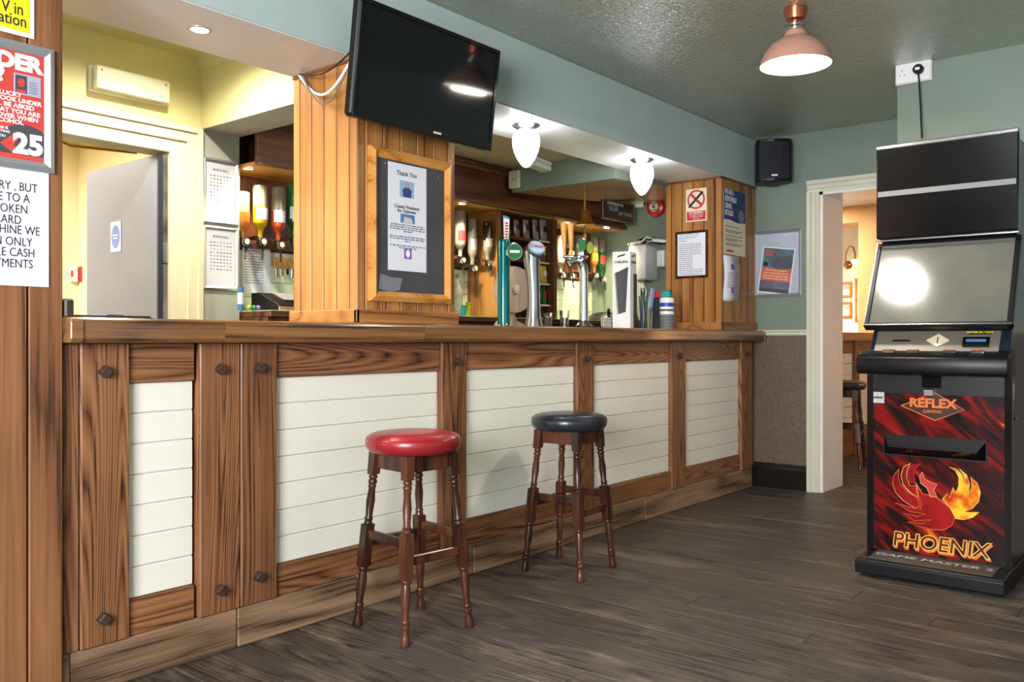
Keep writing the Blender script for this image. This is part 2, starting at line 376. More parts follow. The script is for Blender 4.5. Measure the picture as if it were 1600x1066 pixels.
# floor of boards running towards the bar
fl = S(MB().box(-2, 11, -2.6, 6.6, -.06, -.022).build('floor', BLACKP))
x = -2.0; k = 0
while x < 10.9:
    wd = .165; y = -2.6 - random.uniform(0, 1.4); xe = x < 6.0
    cuts = [-2.6]; q = -2.6 + random.uniform(.8, 2.2)
    while q < 2.3: cuts.append(q); q += random.uniform(1.6, 2.8)
    cuts.append(2.64)
    for a, b in zip(cuts, cuts[1:]):
        L = fl.location
        cbox('floorboard', FLOORW, fl, x + .0018 - L.x, x + wd - .0018 - L.x, a + .001 - L.y, b - .001 - L.y, -.022 - L.z, 0 - random.uniform(0, .0012) - L.z, .0018)
    x += wd
S(MB().box(-2, 6.0, -2.6, BY0 + .02, ZC, ZC + .1).build('ceiling', CEIL))
cs = S(MB().box(-.7, 2.5, BY1, 4.25, ZC, ZC + .1).build('ceiling_servery_door', YELLOW))
S(MB().box(2.66, XS, BY1, 4.4, 2.27, 2.37).build('ceiling_servery', BROWNC))
bm_ = S(MB().box(-2, 6.0, BY0, BY1, BZ, ZC).build('ceiling_beam', BEAM, bevel=.006))
MB().box(-4 + .0, 4, -(BY1 - BY0) / 2 + .004, (BY1 - BY0) / 2 - .002, -.003, -.0005).build('beam_soffit', plain('off_white_uplit_soffit', h(226, 224, 222), .4, noise=.02), bm_)  # off-white colour also stands in for light bounced off the counter
# windows of the front and west walls (behind the camera)
def wall_with_windows(name, spans, lo, hi, z0, z1, axis, at, th):
    m = MB(); edges = [lo]
    for a, b in spans: edges += [a, b]
    edges.append(hi)
    def bx(a, b, c_, d_):
        if axis == 'x': m.box(a, b, at - th, at, c_, d_)
        else: m.box(at - th, at, a, b, c_, d_)
    for i in range(0, len(edges), 2): bx(edges[i], edges[i + 1], 0, ZC)
    for a, b in spans: bx(a, b, 0, z0); bx(a, b, z1, ZC)
    S(m.build(name, GREEN))
wall_with_windows('wall_front', WIN_FRONT, -2, 6, .85, 2.2, 'x', -2.6, .14)
wall_with_windows('wall_west', [(-.85, 1.25)], -2.6, BY0, .88, 2.22, 'y', -2, .14)
def window(n, lo, hi, z0, z1, axis, at):
    r = SE('window_%d' % n, ((lo + hi) / 2, at, z0) if axis == 'x' else (at, (lo + hi) / 2, z0))
    L = (hi - lo) / 2; hh = z1 - z0
    for nm, (a, b, c_, d_) in (('frame_side', (-L, -L + .05, 0, hh)), ('frame_side', (L - .05, L, 0, hh)), ('frame_sill', (-L, L, 0, .05)), ('frame_head', (-L, L, hh - .05, hh)), ('mullion', (-.02, .02, .05, hh - .05))):
        m = MB()
        if axis == 'x': m.box(a, b, -.03, .02, c_, d_)
        else: m.box(-.03, .02, a, b, c_, d_)
        m.build(nm, WHITEP, r, bevel=.004)
for n, (a, b) in enumerate(WIN_FRONT): window(n + 1, a, b, .85, 2.2, 'x', -2.6)
window(4, -.85, 1.25, .88, 2.22, 'y', -2)
# east wall with the doorway to the next room, chimney breast
YD0, YD1, ZD = 1.40, ya(1281, XE), 2.085
we = S(MB().box(XE, 6.4, YD1, 3.06, 0, ZC).box(XE, 6.4, YD0, YD1, ZD, ZC).box(XE, 6.4, 1.2, YD0, 0, ZC).build('wall_east', GREEN))
L = we.location
MB().box(XE - .006 - L.x, XE - L.x, ya(1263, XE) - L.y, YB + .06 - L.y, 0, 1.095).build('dado_panel', DADO, we)
S(MB().ext([(XE, 1.09), (XE - .014, 1.09), (XE - .022, 1.1), (XE - .022, 1.112), (XE - .034, 1.118), (XE - .034, 1.128), (XE, 1.134)], 'y', ya(1263, XE), YB + .06).build('trim_1', CASING))
S(MB().ext([(XE - .006, 0), (XE - .03, 0), (XE - .03, .14), (XE - .022, .155), (XE - .014, .16), (XE - .006, .175)], 'y', ya(1263, XE), YB + .03).build('baseboard_east', BLACKP))
ce = S(MB().box(XB, 6.0, -2.6, 1.34, 0, ZC).build('wall_chimney_breast', GREEN)); L = ce.location
MB().box(XB - .005 - L.x, XB - L.x, -2.6 - L.y, 1.34 - L.y, 0, 1.095).build('dado_panel', DADO, ce)
S(MB().ext([(XB, 1.09), (XB - .02, 1.1), (XB - .03, 1.12), (XB, 1.134)], 'y', -2.6, 1.34).build('trim_2', CASING))
dc = SE('door_1', (XE, (YD0 + YD1) / 2, 0))
cw = ya(1263, XE) - YD1
for nm, y0, y1, z0, z1 in (('casing', YD1, YD1 + cw, 0, ZD + cw), ('casing', YD0 - cw, YD0, 0, ZD + cw)):
    cy = dc.location.y; s = 1 if y0 == YD1 else -1; a = (YD1 if s > 0 else YD0) - cy
    m = MB().prism([(-.001, a), (-.018, a), (-.02, a + s * cw * .2), (-.026, a + s * cw * .28), (-.026, a + s * cw * .6), (-.036, a + s * cw * .7), (-.036, a + s * cw), (-.001, a + s * cw)], 0, ZD)
    m.build(nm, CASING, dc, loc=(0, 0, 0))
MB().ext([(-.001, ZD), (-.018, ZD), (-.02, ZD + cw * .2), (-.026, ZD + cw * .28), (-.026, ZD + cw * .6), (-.0365, ZD + cw * .7), (-.0365, ZD + cw), (-.001, ZD + cw)], 'y', YD0 - cw - dc.location.y, YD1 + cw - dc.location.y).build('casing_head', CASING, dc)
cy = dc.location.y
MB().box(-.002, .402, YD1 - cy - .022, YD1 - cy + .0, 0, ZD).build('door_lining', WHITEP, dc)
MB().box(-.002, .402, YD0 - cy, YD0 - cy + .022, 0, ZD).build('door_lining', WHITEP, dc)
MB().box(-.002, .402, YD0 - cy, YD1 - cy, ZD - .02, ZD).build('door_lining', WHITEP, dc)
# next room
S(MB().box(6.4, 11.2, -.6, 5.2, ZC, ZC + .1).build('ceiling_next_room', WHITEP))
S(MB().box(11, 11.12, -.6, 5.2, 0, ZC).build('wall_next_room_far', plain('peach_cream_paint', h(244, 234, 218), .6)))
S(MB().box(6.3, 11, 5.0, 5.1, 0, ZC).build('wall_next_room_north', plain('pale_peach_paint', h(236, 220, 196), .6)))
m = MB(); m.box(6.4, 8.15, -.74, -.6, 0, ZC).box(10.25, 11.12, -.74, -.6, 0, ZC).box(8.15, 10.25, -.74, -.6, 0, .8).box(8.15, 10.25, -.74, -.6, 2.35, ZC)
S(m.build('wall_next_room_south', OCHRE))
S(MB().box(9.6, 10.2, .2, ya(1341, 9.6), 0, ZC).build('wall_next_room_pier', OCHRE))
S(MB().box(9.6, 9.95, ya(1341, 9.6), 5.0, 2.33, ZC).build('ceiling_beam_next_room', OCHRE))
# wooden partition at the left end of the bar
XP = xa(98.5, YB - .02)
wl = S(MB().box(-2, XP, YB + .02, YB + .07, 0, ZC).build('wall_left', PINEW)); L = wl.location
xb = XP; wds = [XP - xa(43, YB - .02)]
while xb > -1.95:
    wd = wds.pop() if wds else .108
    cbox('partition_board', PINEW, wl, xb - wd + .004 - L.x, xb - .0005 - L.x, YB - .02 - L.y, YB + .02 - L.y, -L.z, ZC - L.z, .003); xb -= wd
# servery: wall with the door, pier, downstand, end wall
XD0, XD1, ZD2 = 1.35, xa(268, Y1), 2.0
XC0, XC1 = xa(314, Y1), xa(373.5, Y1)
S(MB().box(-.7, XD0, Y1, Y1 + .12, 0, ZC).box(XD1, XC0, Y1, Y1 + .12, 0, ZC).box(XD0, XD1, Y1, Y1 + .12, ZD2, ZC).build('wall_servery_door', YELLOW))
S(MB().box(XC0, XC1, Y1 - .004, Y1 + .2, 0, 2.155).build('wall_servery_pier', plain('grey_sage_paint', h(186, 192, 174), .5)))
ds = S(MB().box(XC0, XC1, BY1, Y1 + .2, 2.155, ZC).build('wall_servery_downstand', YELLOW)); L = ds.location
MB().box(XC0 - L.x, XC1 - L.x, BY1 - L.y, Y1 + .2 - L.y, -.004, -.0005).build('downstand_soffit', plain('grey_soffit_paint', h(196, 190, 176), .5), ds)
MB().ext([(XC0 - .03 - L.x, ZC - L.z), (XC0 - L.x, ZC - L.z), (XC0 - L.x, ZC - .06 - L.z)], 'y', BY1 - L.y, Y1 - L.y) and None
m = MB().add([(XC0 - .035, BY1, ZC), (XC0, BY1, ZC), (XC0, BY1, ZC - .05), (XC0 - .035, Y1, ZC), (XC0, Y1, ZC), (XC0, Y1, ZC - .05)], [(0, 1, 2), (5, 4, 3), (0, 2, 5, 3), (1, 4, 5, 2), (0, 3, 4, 1)])
S(m.build('trim_3', YELLOW))
S(MB().box(XS, XS + .08, 3.06, 4.4, 0, ZC).build('wall_servery_end', GREEN))
S(MB().box(XC1, XS, YW, YW + .1, 0, 2.3).build('wall_servery_back', DARKW['z']))
# door architrave in cream, open grey door, corridor
da = SE('door_2', ((XD0 + XD1) / 2, Y1, 0)); cx = da.location.x
aw = XC0 - XD1 - .01
for i, (w0, w1, d) in enumerate(((0, .45, .02), (.45, .8, .032), (.8, 1, .045))):
    MB().box(XD1 + aw * w0 - cx, XD1 + aw * w1 - cx, -d, -.001, 0, ZD2 + aw * w1 * .95).build('architrave', CORRID, da, bevel=.004)
    MB().box(XD0 - aw * .3 - cx, XD1 + aw * w1 - cx, -d - .0005, -.001, ZD2 + aw * w0 * .95, ZD2 + aw * w1 * .95).build('architrave_head', CORRID, da, bevel=.004)
MB().box(XD1 - .02 - cx, XD1 - cx, -.02, .12, 0, ZD2).build('door_lining', CORRID, da)
dr = T('corridor_door', 'pale grey fire door standing open into the corridor, with chipped edge', 'door', (XD1 - .048, Y1 + .015, .006))
MB().box(-.022, .022, 0, .76, 0, ZD2 - .02).build('door_leaf', GREYD, dr, bevel=.002)
MB().box(-.022, .004, -.012, 0, 0, ZD2 - .02).build('door_edge', DKBLUE, dr); MB().box(.004, .03, -.014, 0, 0, ZD2 - .02).build('worn_edge', CHIPPED, dr)
MB().box(.0, .034, -.02, -.012, 1.44, 1.54).build('hinge', STEEL, dr, bevel=.002)
p = [v for v in (ox(188, 333, dr.location.x - .022), ox(204, 366, dr.location.x - .022))]
sg = rect('door_sign', PAPER, dr, -.055, .055, -.08, .08, 0, .002); sg.rotation_euler = RX; sg.location = (-.023, .42, 1.60)
flat('sign_disc', plain('pale_blue_ink', h(96, 120, 186), .6), sg, disc_poly(0, 0, .045, .062), .002, .003)
dashes(sg, WHITEINK, [(.008, 1), (-.008, .8)], -.03, .03, .006, .0035, 3, align='C')
hd = MB().tube([(-.022, .69, 1.05), (-.06, .69, 1.05), (-.062, .66, 1.05), (-.062, .58, 1.05)], .009, 10).build('lever_handle', STEEL, dr, smooth=True)
MB().box(-.03, -.022, .66, .72, 1.0, 1.13).build('handle_plate', ALU, dr, bevel=.003)
ca = T('door_closer', 'slim metal door closer arm above the open grey door', 'door closer', (XD1 - .1, Y1 + .135, ZD2 + .0))
MB().tube([(-.0, .02, .01), (-.25, .2, .03), (-.3, .22, .05)], .009, 8).build('closer_arm', BRASS, ca); MB().box(-.32, -.28, .2, .24, .04, .07).build('closer_bracket', BRASS, ca)
S(MB().box(-1, 3.0, 6.5, 6.6, 0, 2.5).build('wall_corridor_far', CORRID)); S(MB().box(2.9, 3.0, 4.4, 6.5, 0, 2.5).build('wall_corridor_side', CORRID))
S(MB().box(-1, 3.0, Y1 + .12, 6.6, 2.5, 2.56).build('ceiling_corridor', CORRID)); S(MB().box(-1, -.9, Y1 + .12, 6.5, 0, 2.5).build('wall_corridor_west', CORRID))
r, wd, hg = on_y('fire_call_point', 'small red fire alarm call point on the corridor wall', 'call point', 121, 135, 417, 441, 6.49)
MB().box(-wd / 2, wd / 2, -hg / 2, hg / 2, 0, .05).build('housing', REDP, r, bevel=.006); MB().box(-wd / 2 - .06, -wd / 2 - .005, -hg / 2, hg / 2, 0, .02).build('side_label', PAPER, r); MB().box(-wd / 2 - .055, -wd / 2 - .04, -hg * .2, hg * .2, .02, .021).build('red_mark', REDINK, r)

# ================================================================== THE BAR
bar = T('serving_bar', 'long bar front of dark oak posts and cream painted boards', 'bar', ((XP + 5.95) / 2, YB + .03, 0))
BL = bar.location
def bp(nm, mat, x0, x1, y0, y1, z0, z1, bev=.003): return cbox(nm, mat, bar, x0 - BL.x, x1 - BL.x, y0 - BL.y, y1 - BL.y, z0, z1, bev)
ZP, ZR0, ZR1, ZT = .138, .25, .925, 1.05
PX = lambda p: xa(p, YB)
posts = [(98.5, 126), (126, 203.5), (312.5, 376), (376.5, 434), (690.5, 730), (902.5, 929), (1050.5, 1072), (1159, 1176)]
panels = [(203.5, 308), (434, 690.5), (730, 902.5), (929, 1050.5), (1072, 1159)]
bp('backing', BLACKP, XP, 5.96, YB + .06, YB + .1, 0, ZT, 0)
for a, b in posts:
    dep = .0 if a > 100 else .006
    bp('post', OAK['z'], PX(a) + .001, PX(b) - .001, YB + dep, YB + .055, ZP, ZT, .004)
for a, b in panels:
    x0, x1 = PX(a) + .0005, PX(b) - .0005
    bp('rail', OAK['x'], x0, x1, YB + .014, YB + .055, ZR1, ZT); bp('rail', OAK['x'], x0, x1, YB + .014, YB + .055, ZP, ZR0)
    n = 7; hb = (ZR1 - ZR0) / n
    bp('panel_backing', CREAM, x0, x1, YB + .034, YB + .056, ZR0, ZR1, 0)
    for i in range(n): bp('panel_board', CREAM, x0, x1, YB + .026, YB + .034, ZR0 + i * hb + .0016, ZR0 + (i + 1) * hb - .0016, .0025)
for a, b in ((98.5, 112), (112.5, 373), (373.5, 560), (560.5, 742), (742.5, 1010), (1010.5, 1177)):
    bp('plinth_board', PLINTH, PX(a) + .001, PX(b) - .001, YB + .008, YB + .055, 0.001, ZP - .001, .004)
for q, (px_, py_) in enumerate(((165, 581), (162, 968), (346, 577), (345, 923), (407, 575), (405, 902), (715, 565), (918.5, 560), (1063, 556), (1168, 553))):
    c0 = oy(px_, py_, YB - .012); s = .0205
    m = MB().add([(s, 0, 0), (0, 0, s), (-s, 0, 0), (0, 0, -s), (s * .92, -.026, 0), (0, -.026, s * .92), (-s * .92, -.026, 0), (0, -.026, -s * .92)],
                 [(0, 1, 2, 3), (7, 6, 5, 4), (0, 4, 5, 1), (1, 5, 6, 2), (2, 6, 7, 3), (3, 7, 4, 0)])
    m.build('square_peg', PEGM, bar, bevel=.002, loc=(c0.x - BL.x, YB - BL.y, c0.z), rot=(0, 0, 0))
top = T('bar_counter_top', 'thick polished oak counter top running the length of the bar', 'counter', ((XP + 5.98) / 2, YC, 1.05))
TL = top.location; ZK = 1.125
def prof(y0): return [(y0, ZT + .012), (y0 + .006, ZT + .003), (y0 + .012, ZT), (3.04, ZT), (3.04, ZK), (y0 + .012, ZK), (y0 + .003, ZK - .006), (y0, ZK - .014)]
for nm, a, b, dy in (('end_block', XP, xa(130.5, YC), -.006), ('counter_length', xa(131, YC), xa(352, YC), 0), ('counter_length', xa(352.4, YC), xa(664, YC), 0), ('counter_length', xa(664.4, YC), 5.97, 0)):
    pr = [(y - TL.y + (dy if y < 2.7 else 0), z - TL.z) for y, z in prof(YC)]
    cxx = (a + b) / 2
    MB().ext(pr, 'x', a - cxx, b - cxx).build(nm, COUNTER, top, bevel=.003 if nm == 'end_block' else 0, loc=(cxx - TL.x, 0, 0))
MB().ext([(-.004, ZT + .006 - TL.z), (-.004, ZK - .01 - TL.z), (.45, ZK - TL.z + .0), (.45, ZT - TL.z)], 'x', 5.97 - TL.x, 5.995 - TL.x).build('end_cap', COUNTER, top)
# bar continued in the next room
b2 = T('serving_bar', 'bar counter seen through the doorway, white boards under a dark top', 'bar', (8.2, YB + .03, 0)); b2l = b2.location
def bp2(nm, mat, x0, x1, y0, y1, z0, z1): return cbox(nm, mat, b2, x0 - 8.2, x1 - 8.2, y0 - b2l.y, y1 - b2l.y, z0, z1, .003)
bp2('counter_length', COUNTER, 6.5, 9.5, YC, 3.04, ZT, ZK); bp2('backing', BLACKP, 6.5, 9.5, YB + .06, YB + .1, 0, ZT)
for a, b in ((xa(1298, YB), xa(1307, YB)), (xa(1336, YB), xa(1343, YB)), (6.5, 6.62), (9.4, 9.5)): bp2('post', OAK['z'], a, b, YB, YB + .055, .0, ZT)
bp2('rail', OAK['x'], 6.5, 9.5, YB + .014, YB + .055, .94, ZT); bp2('rail', OAK['x'], 6.5, 9.5, YB + .014, YB + .055, .001, .25)
for i in range(7): bp2('panel_board', CREAM, 6.5, 9.5, YB + .026, YB + .055, .25 + i * .0985 + .0016, .25 + (i + 1) * .0985 - .0016)

# pillars standing on the counter
def pillar(name, x0, x1, y0, y1, z0, z1, nside, nfront):
    r = SE(name, ((x0 + x1) / 2, (y0 + y1) / 2, z0)); c = r.location
    cbox('core', plain('dark_gap_core', h(36, 22, 14), .8), r, x0 + .012 - c.x, x1 - .012 - c.x, y0 + .012 - c.y, y1 - .012 - c.y, 0, z1 - z0, 0)  # dark colour keeps the gaps between boards dark even when lit
    ed = .045
    def col(a, b, n):
        e = [a, a + ed]; step = (b - a - 2 * ed) / n
        e += [a + ed + step * (i + 1) for i in range(n)]; e.append(b); return e
    ey = col(y0, y1, nside); exx = col(x0, x1, nfront)
    zb = .035
    for a, b in zip(ey, ey[1:]): cbox('cladding_board', PINE, r, x0 - c.x, x0 + .016 - c.x, a + .003 - c.y, b - .003 - c.y, zb, z1 - z0 - .012, .0022)
    for a, b in zip(exx, exx[1:]): cbox('cladding_board', PINE, r, a + .003 - c.x, b - .003 - c.x, y0 - .0005 - c.y, y0 + .016 - c.y, zb, z1 - z0 - .012, .0022)
    cbox('base_moulding', PINEX, r, x0 - .012 - c.x, x1 + .012 - c.x, y0 - .014 - c.y, y0 + .004 - c.y, .0005, .055, .004)
    cbox('base_moulding', PINEX, r, x0 - .012 - c.x, x0 + .006 - c.x, y0 - .014 - c.y, y1 + .014 - c.y, .0005, .055, .004)
    cbox('top_moulding', DARKW['x'], r, x0 - .006 - c.x, x1 + .006 - c.x, y0 - .006 - c.y, y0 + .004 - c.y, z1 - z0 - .016, z1 - z0, .002)
    cbox('top_moulding', DARKW['y'], r, x0 - .006 - c.x, x0 + .004 - c.x, y0 - .006 - c.y, y1 - c.y, z1 - z0 - .016, z1 - z0, .002)
    return r
PY = BY0 + .004
PLX0, PLX1 = xa(557, PY), xa(711, PY); PRX0, PRX1 = xa(1127, PY), xa(1168, PY)
pillar('pillar_centre', PLX0, PLX1, PY, BY1, ZK, BZ, 4, 5)
pillar('pillar_right', PRX0, 5.985, PY, BY1 + .02, ZK, BZ, 4, 2)

# ================================================================== STOOLS
def turned(top_p, bot_p, mat_parent, ang):
    """one stool leg: square blocks joined by turned lengths"""
    t, b = Vector(top_p), Vector(bot_p); P = lambda f: t.lerp(b, f); m = MB()
    m.sq(P(.13), P(0), .0165, .0185, ang)
    rr = [(.13, .012), (.14, .0165), (.15, .0165), (.158, .0125), (.168, .0165), (.18, .0165), (.188, .0125), (.2, .0155), (.212, .0125), (.28, .0165), (.37, .0125), (.385, .0165), (.395, .013), (.41, .0165), (.425, .012)]
    m.tube([P(f) for f, _ in rr], [q for _, q in rr], 12)
    m.sq(P(.655), P(.415), .0185, .0185, ang)
    rr = [(.65, .0125), (.66, .018), (.672, .018), (.682, .0135), (.73, .018), (.84, .0125), (.862, .012), (.87, .0165), (.882, .0165), (.888, .0135), (.894, .017), (.908, .017), (.914, .0135), (.925, .0125), (.96, .0165), (.985, .0185), (1, .0165)]
    m.tube([P(f) for f, _ in rr], [q for _, q in rr], 12)
    return m.build('leg', MAHOG, mat_parent, smooth=True, bevel=0)
def stool(label, leather, loc, rz, group):
    r = T('bar_stool', label, 'bar stool', loc, (0, 0, rz), group)
    tp, bt, zt = .098, .148, .648
    cs_ = [(-1, -1), (1, -1), (1, 1), (-1, 1)]
    for sx, sy in cs_: turned((sx * tp, sy * tp, zt), (sx * bt, sy * bt, 0), r, 0)
    for i in range(4):
        a, b = cs_[i], cs_[(i + 1) % 4]
        va, vb = Vector((a[0] * tp, a[1] * tp, 0)), Vector((b[0] * tp, b[1] * tp, 0)); d = (vb - va).normalized(); nrm = Vector((-d.y, d.x, 0)) * .009
        va += d * .019; vb -= d * .019
        vs = [p + n * s for p, s in ((va, 1), (vb, 1), (vb, -1), (va, -1)) for n in (nrm,)]
        MB().add([(v.x, v.y, .588) for v in vs] + [(v.x, v.y, zt - .001) for v in vs], [(0, 1, 2, 3)[::-1], (4, 5, 6, 7)] + [(k, (k + 1) % 4, 4 + (k + 1) % 4, 4 + k) for k in range(4)]).build('apron_rail', MAHOG, r, bevel=.001)
        f = .49 if i % 2 == 0 else .57
        if i == 0: f = .56
        if i == 2: f = .52
        if i in (1, 3): f = .47
        hh = tp + (bt - tp) * f; z = zt * (1 - f)
        va, vb = Vector((a[0] * hh, a[1] * hh, 0)), Vector((b[0] * hh, b[1] * hh, 0)); va += d * .0185; vb -= d * .0185
        vs = [p + nrm * s for p, s in ((va, .9), (vb, .9), (vb, -.9), (va, -.9))]
        MB().add([(v.x, v.y, z - .017) for v in vs] + [(v.x, v.y, z + .017) for v in vs], [(0, 1, 2, 3)[::-1], (4, 5, 6, 7)] + [(k, (k + 1) % 4, 4 + (k + 1) % 4, 4 + k) for k in range(4)]).build('stretcher', MAHOG, r, bevel=.003)
    pr = [(.02, zt), (.150, zt), (.160, zt + .004), (.171, zt + .016), (.176, zt + .033), (.1745, zt + .05), (.170, zt + .0555), (.168, zt + .057), (.160, zt + .0645), (.14, zt + .071), (.1, zt + .076), (.05, zt + .078), (.002, zt + .0785)]
    st = MB().lathe(pr, 48).build('seat_cushion', leather, r, smooth=True)
    MB().lathe([(.1700, zt + .0545), (.1722, zt + .056), (.1700, zt + .0578), (.1685, zt + .056), (.17, zt + .0545)], 48, caps=False).build('piping', leather, st, smooth=True)
    return r
s1 = stool('round bar stool with red leather seat and turned dark legs', REDLEA, (2.243, 2.312, 0), math.radians(-7), 'turned leg bar stools')
s2 = stool('round bar stool with black leather seat, standing alone before the bar', BLKLEA, (3.263, 2.335, 0), math.radians(4), 'turned leg bar stools')
p3 = oz(1327, 735); s3 = stool('dark bar stool seen through the doorway in the next room', BLKLEA, (p3.x + .14, p3.y + .09, 0), math.radians(10), 'turned leg bar stools')

# ================================================================== GAME MACHINE
MY0, MY1 = .685, 1.283; MC = (MY0 + MY1) / 2
gm = T('fruit_machine', 'tall black amusement machine with red flame and firebird artwork', 'game machine', (4.4, MC, 0))
def G(m): return m.xf(Matrix.Translation((-4.4, -MC, 0)))
NAVYP = plain('machine_side_blue_black', h(30, 38, 52), .3, noise=.08)
G(MB().ext([(MY0, 0), (MY1, 0)], 'x', 0, 0) if 0 else MB().ext([(4.2, .08), (4.2, .93), (4.16, .985), (4.24, 1.11), (4.42, 1.5), (4.34, 1.535), (4.34, 1.96), (4.84, 1.96), (4.84, .08)], 'y', MY0 + .012, MY1 - .012)).build('cabinet', NAVYP, gm, bevel=.004)
G(MB().ext([(4.0, .012), (4.0, .066), (4.012, .078), (4.19, .085), (4.84, .085), (4.84, .012)], 'y', MY0, MY1)).build('base_plinth', BLACK, gm, bevel=.006, seg=2)
G(MB().ext([(4.03, .0815), (4.03, .0775), (4.185, .0835), (4.185, .0875)], 'y', MY0 + .05, MY1 - .05)).build('tread_plate', plain('ribbed_dark_mat', h(88, 82, 76), .5, noise=.2), gm)
for (a, b) in ((4.08, MY0 + .06), (4.08, MY1 - .06), (4.76, MY0 + .06), (4.76, MY1 - .06)): G(MB().lathe([(.02, 0), (.02, .014)], 12, (a, b, 0))).build('foot', BLACK, gm)
t = text('GAME MASTER 2', .062, plain('grey_print', h(206, 208, 212), .5), gm, 4.108 - 4.4, 0, .0868, bold=.001, rot=-PI / 2, sx=1.05)
XPN = 4.186
pz0, pz1 = .09, .885
pc = Vector((XPN, MC, (pz0 + pz1) / 2)); PW, PH = .565, pz1 - pz0
dp = rect('door_panel', FLAME, gm, -PW / 2, PW / 2, -PH / 2, PH / 2, -.012, 0); dp.rotation_euler = RX; dp.location = (XPN - 4.4, 0, pc.z); dp['label'] = 'flame printed lower door'
def pp(a, b): v = ox(a, b, XPN); return (-(v.y - MC), v.z - pc.z)
def zz(L_): return [pp(1370 + a * 190 / 1066, 700 + b * 190 / 1066) for a, b in L_]
rect('top_black_panel', BLACK, dp, -PW / 2, PW / 2, PH / 2 - .07, PH / 2, 0, .003)  # plain black strip across the top of the door
def art(nm, poly, mat, edge, z, er=.0013):
    o = flat(nm, mat, dp, zz(poly), .0005, z); q = zz(poly); q = q + [q[0]]
    MB().tube([(a, b, z) for a, b in q], er, 5).build(nm + '_outline', edge, dp, loc=(0, 0, 0))
DK = BLACK
art('wing_feather', [(195, 185), (150, 240), (140, 310), (165, 390), (230, 460), (330, 525), (395, 540), (350, 430), (260, 380), (205, 310), (190, 250)], WINGR, ORANGEL, .0016)
art('wing_feather', [(295, 135), (235, 170), (212, 240), (230, 320), (290, 390), (370, 440), (350, 330), (290, 330), (262, 260), (268, 190)], WINGR, YELL, .0018)
art('wing_feather', [(385, 140), (310, 150), (272, 210), (290, 300), (350, 320), (325, 250), (335, 185)], WINGR, REDINK, .002)
art('bird_body', [(345, 310), (400, 400), (520, 430), (640, 520), (685, 610), (660, 680), (590, 720), (480, 715), (380, 690), (270, 650), (400, 665), (480, 630), (330, 640), (230, 570), (350, 600), (430, 580), (300, 560), (160, 480), (330, 530), (400, 500), (350, 400)], WINGR, ORANGEL, .0022)
art('bird_head', [(400, 210), (375, 250), (385, 310), (440, 350), (470, 430), (530, 430), (500, 370), (530, 320), (470, 300), (420, 270)], REDINK, YELL, .0026, .001)
art('wing_feather', [(575, 450), (620, 400), (640, 440), (670, 345), (695, 390), (720, 330), (720, 260), (690, 200), (630, 165), (700, 185), (750, 240), (770, 310), (765, 240), (720, 180), (790, 240), (815, 320), (805, 410), (835, 340), (825, 255), (880, 310), (910, 390), (895, 470), (840, 530), (760, 565), (900, 565), (840, 610), (760, 630), (690, 620), (650, 530)], WING, YELL, .0024)
a0 = pp(1398, 840); a1 = pp(1541, 865); cxp, cyp = (a0[0] + a1[0]) / 2, (a0[1] + a1[1]) / 2
text('PHOENIX', .092, ORANGEL, dp, cxp + .004, cyp - .009, .001, bold=.004, sx=1.0, shear=.12)
text('PHOENIX', .092, YELL, dp, cxp, cyp, .002, bold=.004, sx=1.0, shear=.12); text('PHOENIX', .092, plain('printed_dark_red', h(90, 10, 14), .3), dp, cxp, cyp, .003, bold=.0005, sx=1.0, shear=.12)
q = [pp(1408, 634), pp(1461, 614), pp(1507, 641), pp(1461, 657)]
flat('badge_plate', plain('printed_maroon', h(60, 14, 12), .3), dp, q, 0, .002); MB().tube([(a, b, .0022) for a, b in q + [q[0]]], .0028, 6).build('badge_outline', ORANGEL, dp, loc=(0, 0, 0))
c5 = pp(1457, 633); text('REFLEX', .055, ORANGEL, dp, c5[0], c5[1] + .006, .0035, bold=.0022, sx=1.08); text('GAMING', .02, ORANGEL, dp, c5[0], c5[1] - .03, .0035, bold=.0003)
a0, a1 = pp(1355, 612), pp(1382, 630)
st_ = rect('maker_sticker', ALU, dp, a0[0], a1[0], a1[1], a0[1], .003, .004); dashes(st_, INK, [((a0[1] + a1[1]) / 2, 1)], a0[0] + .008, a1[0] - .008, .01, .0045, 2)
a0, a1 = pp(1383, 678), pp(1541, 722)                      # payout tray
tx0, tx1, tz1, tz0 = a0[0], a1[0], a0[1] - .006, a1[1] + .004
MB().add([(tx0, tz0, .004), (tx1, tz0, .004), (tx1, tz1, .004), (tx0, tz1, .004)], [(0, 1, 2, 3)]).build('tray_opening', BLACK, dp, loc=(0, 0, 0))
zm = tz0 + (tz1 - tz0) * .42
MB().add([(tx0, tz0, .004), (tx1, tz0, .004), (tx1 - .03, zm, .05), (tx0 + .02, zm, .05), (tx0, tz1, .004), (tx1, tz1, .004), (tx1 - .03, zm - .006, .03), (tx0 + .02, zm - .006, .03)],
         [(0, 1, 2, 3), (0, 3, 4), (1, 5, 2), (3, 2, 6, 7)]).build('payout_tray', BLACKG, dp, loc=(0, 0, 0))
frame_parts_off = [(tx0 - .006, tx1 + .006, tz1, tz1 + .006), (tx0 - .006, tx1 + .006, tz0 - .006, tz0), (tx0 - .006, tx0, tz0, tz1), (tx1, tx1 + .006, tz0, tz1)]
for a, b, c_, d_ in frame_parts_off: rect('tray_frame', BLACK, dp, a, b, c_, d_, .0, .008)
c5 = pp(1453, 618); MB().box(c5[0] - .022, c5[0] + .022, c5[1] - .004, c5[1] + .03, .003, .03).build('cash_latch', STEEL, dp, bevel=.004, loc=(0, 0, 0))
MB().box(c5[0] - .03, c5[0] + .05, c5[1] + .035, c5[1] + .09, .003, .02).build('latch_cover', BLACKG, dp, bevel=.003, loc=(0, 0, 0))
